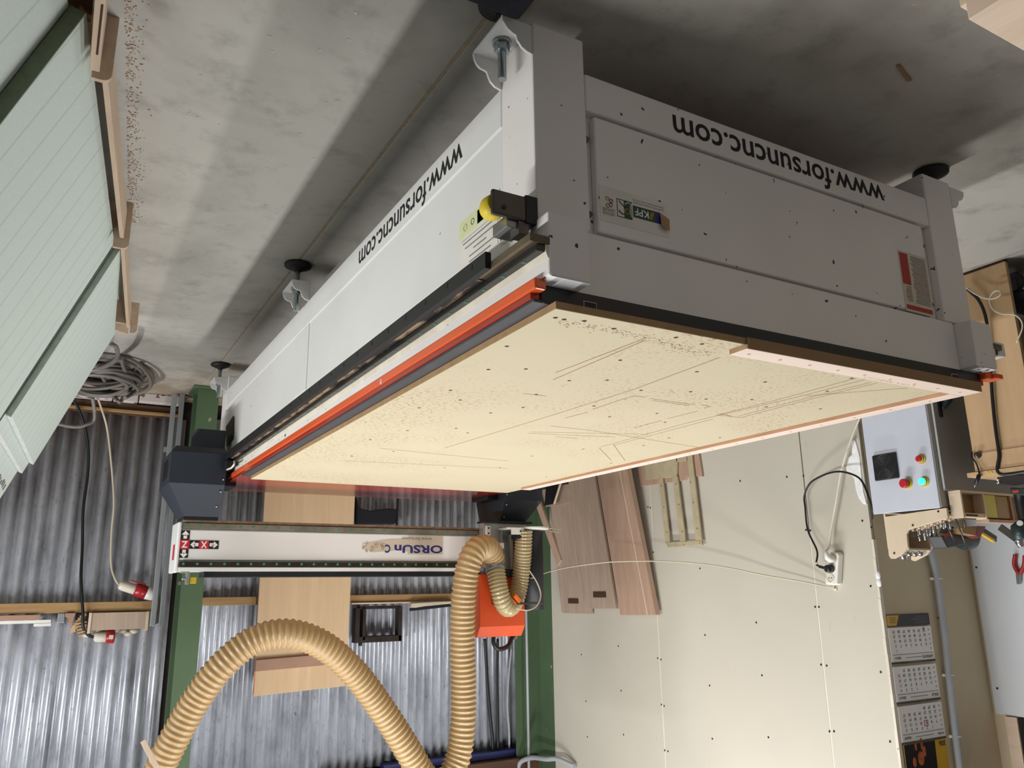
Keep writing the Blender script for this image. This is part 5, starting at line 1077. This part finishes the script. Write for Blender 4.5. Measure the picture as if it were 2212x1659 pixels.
# ================================================================ CALENDAR AND CONDUIT
CL = thing('wall_calendar', 'three-month wall calendar with picture top on the niche wall', 'calendar', (-2.59, 1.135, 1.318))
X0, X1, CYy = -2.735, -2.438, 1.134
def cpatch(nm, x, z, w, h, m, y=CYy, t=0.0012, par=None): return patch(nm, (x, y, z), (1, 0, 0), (0, 0, 1), w, h, m, par or CL, t)
bn = cpatch('banner', X0, 1.319, X1-X0, 0.050, 'sticker_black')
obj('gold_corner', MB().prism([(X1-0.062, CYy-0.0013, 1.366), (X1-0.085, CYy-0.0013, 1.323), (X1, CYy-0.0013, 1.323), (X1, CYy-0.0013, 1.366)], (0, -0.0004, 0)), 'picture_gold', bn)
for k in range(5): cpatch('print_line', X0+0.012, 1.330+0.007*k, 0.08+0.02*(k % 3), 0.0016, 'ink_grey', CYy-0.0016, 0.0003, bn)
for k in range(4): cpatch('print_line', X1-0.060, 1.332+0.007*k, 0.04, 0.0014, 'ink', CYy-0.0019, 0.0003, bn)
months = (('LAPKRITIS', '2026/11', 1.374, 6, 30), ('SPALIS', '2026/10', 1.533, 3, 31), ('RUGSĖJIS', '2026/09', 1.690, 1, 30))
for nm, ym, z0, start, nd in months:
    hgt = 0.140
    pg = cpatch('calendar_page', X0, z0, X1-X0, hgt, 'paper', CYy, 0.003)
    yy = CYy-0.0036
    blk = MB(); red = MB(); gry = MB()
    def put(mb, s, x, z, h):
        vs, fs = text_mesh(s, 0.012); x0 = min(v[0] for v in vs); y0 = min(v[1] for v in vs); hh = max(v[1] for v in vs)-y0; k = h/hh
        mb.add([(x+(v[0]-x0)*k, yy, z+(v[1]-y0)*k) for v in vs], fs)
    put(blk, nm, X0+0.012, z0+hgt-0.020, 0.012); put(blk, ym, X1-0.062, z0+hgt-0.020, 0.010)
    rowz = z0+hgt-0.050; c = start
    for d in range(1, nd+1):
        r = (start+d-1)//7; col = (start+d-1) % 7
        put(red if col == 6 else blk, str(d), X0+0.046+0.035*col, rowz-0.0195*r if rowz-0.0195*r > z0 else z0+0.004, 0.0115)
    for r in range(5): put(gry, str({'LAPKRITIS': 44, 'SPALIS': 40, 'RUGSĖJIS': 36}[nm]+r), X0+0.014, rowz-0.0195*r, 0.007)
    obj('date_print', blk, 'ink', pg, kind='stuff'); obj('sunday_print', red, 'ink_red', pg, kind='stuff'); obj('week_print', gry, 'ink_grey', pg, kind='stuff')
    cpatch('print_line', X0+0.010, z0+hgt-0.030, X1-X0-0.02, 0.0022, 'ink_grey', CYy-0.0034, 0.0003, pg)
    cpatch('print_line', X0+0.085, z0+hgt-0.016, 0.12, 0.0022, 'ink_grey', CYy-0.0034, 0.0003, pg)
    obj('wire_binding', MB().tube([(X0+0.004, CYy-0.003, z0+hgt+0.004), (X1-0.004, CYy-0.003, z0+hgt+0.004)], 0.0045, 8), 'dark_steel', CL)
    if nm == 'RUGSĖJIS':
        dx, dz = X0+0.046+0.035*2-0.005, rowz-0.0195-0.004
        for b in ((dx, dz, 0.026, 0.0024), (dx, dz+0.020, 0.026, 0.0024), (dx, dz, 0.0024, 0.022), (dx+0.024, dz, 0.0024, 0.022)): cpatch('date_frame', *b, 'ink_red', CYy-0.0042, 0.0005, pg)
pc = cpatch('picture_page', X0+0.004, 1.838, X1-X0-0.01, 0.24, 'picture_gold', CYy, 0.003)
obj('picture_field', MB().prism([(X1-0.006, CYy-0.0035, 1.840), (X1-0.215, CYy-0.0035, 1.840), (X1-0.205, CYy-0.0035, 2.07), (X1-0.006, CYy-0.0035, 2.07)], (0, -0.0003, 0)), 'picture_black', pc)
for (x, z, r, s) in ((-2.560, 1.845, 0.008, 3.0), (-2.520, 1.850, 0.007, 2.6), (-2.572, 1.875, 0.012, 1.8), (-2.545, 1.900, 0.020, 1.4), (-2.50, 1.91, 0.012, 1.6)):
    obj('picture_shape', MB().prism([(x+r*math.cos(a), CYy-0.004, z+r*s*math.sin(a)) for a in [2*PI*k/14 for k in range(14)]], (0, -0.0002, 0)), 'picture_flame', pc)
text('print', '2026', (X0+0.010, CYy-0.0038, 1.846), (1, 0, 0), (0, 0, 1), 'ink', pc, width=0.045, height=0.020, weight=0.02)
cd = thing('conduit_pipe', 'grey plastic conduit running up the niche wall beside the calendar', 'conduit', (-2.81, 1.12, 0.9))
obj('pipe', MB().tube(spline([(-2.80, 1.118, 0.88), (-2.794, 1.118, 1.036), (-2.814, 1.118, 1.170), (-2.809, 1.118, 1.432), (-2.799, 1.118, 1.569), (-2.785, 1.118, 1.852), (-2.78, 1.118, 2.10)], 8), 0.0155, 12), 'conduit', cd)
for z, x in ((1.17, -2.818), (1.585, -2.803), (1.835, -2.79)):
    cp = boxo('pipe_clip', (x-0.028, x+0.028, 1.124, 1.1395, z-0.006, z+0.006), 'plastic_white', cd, 0.002)
    obj('clip_band', MB().ring((x, 1.118, z), 0.0165, 0.0022, 'z', 18, 5), 'plastic_white', cp)
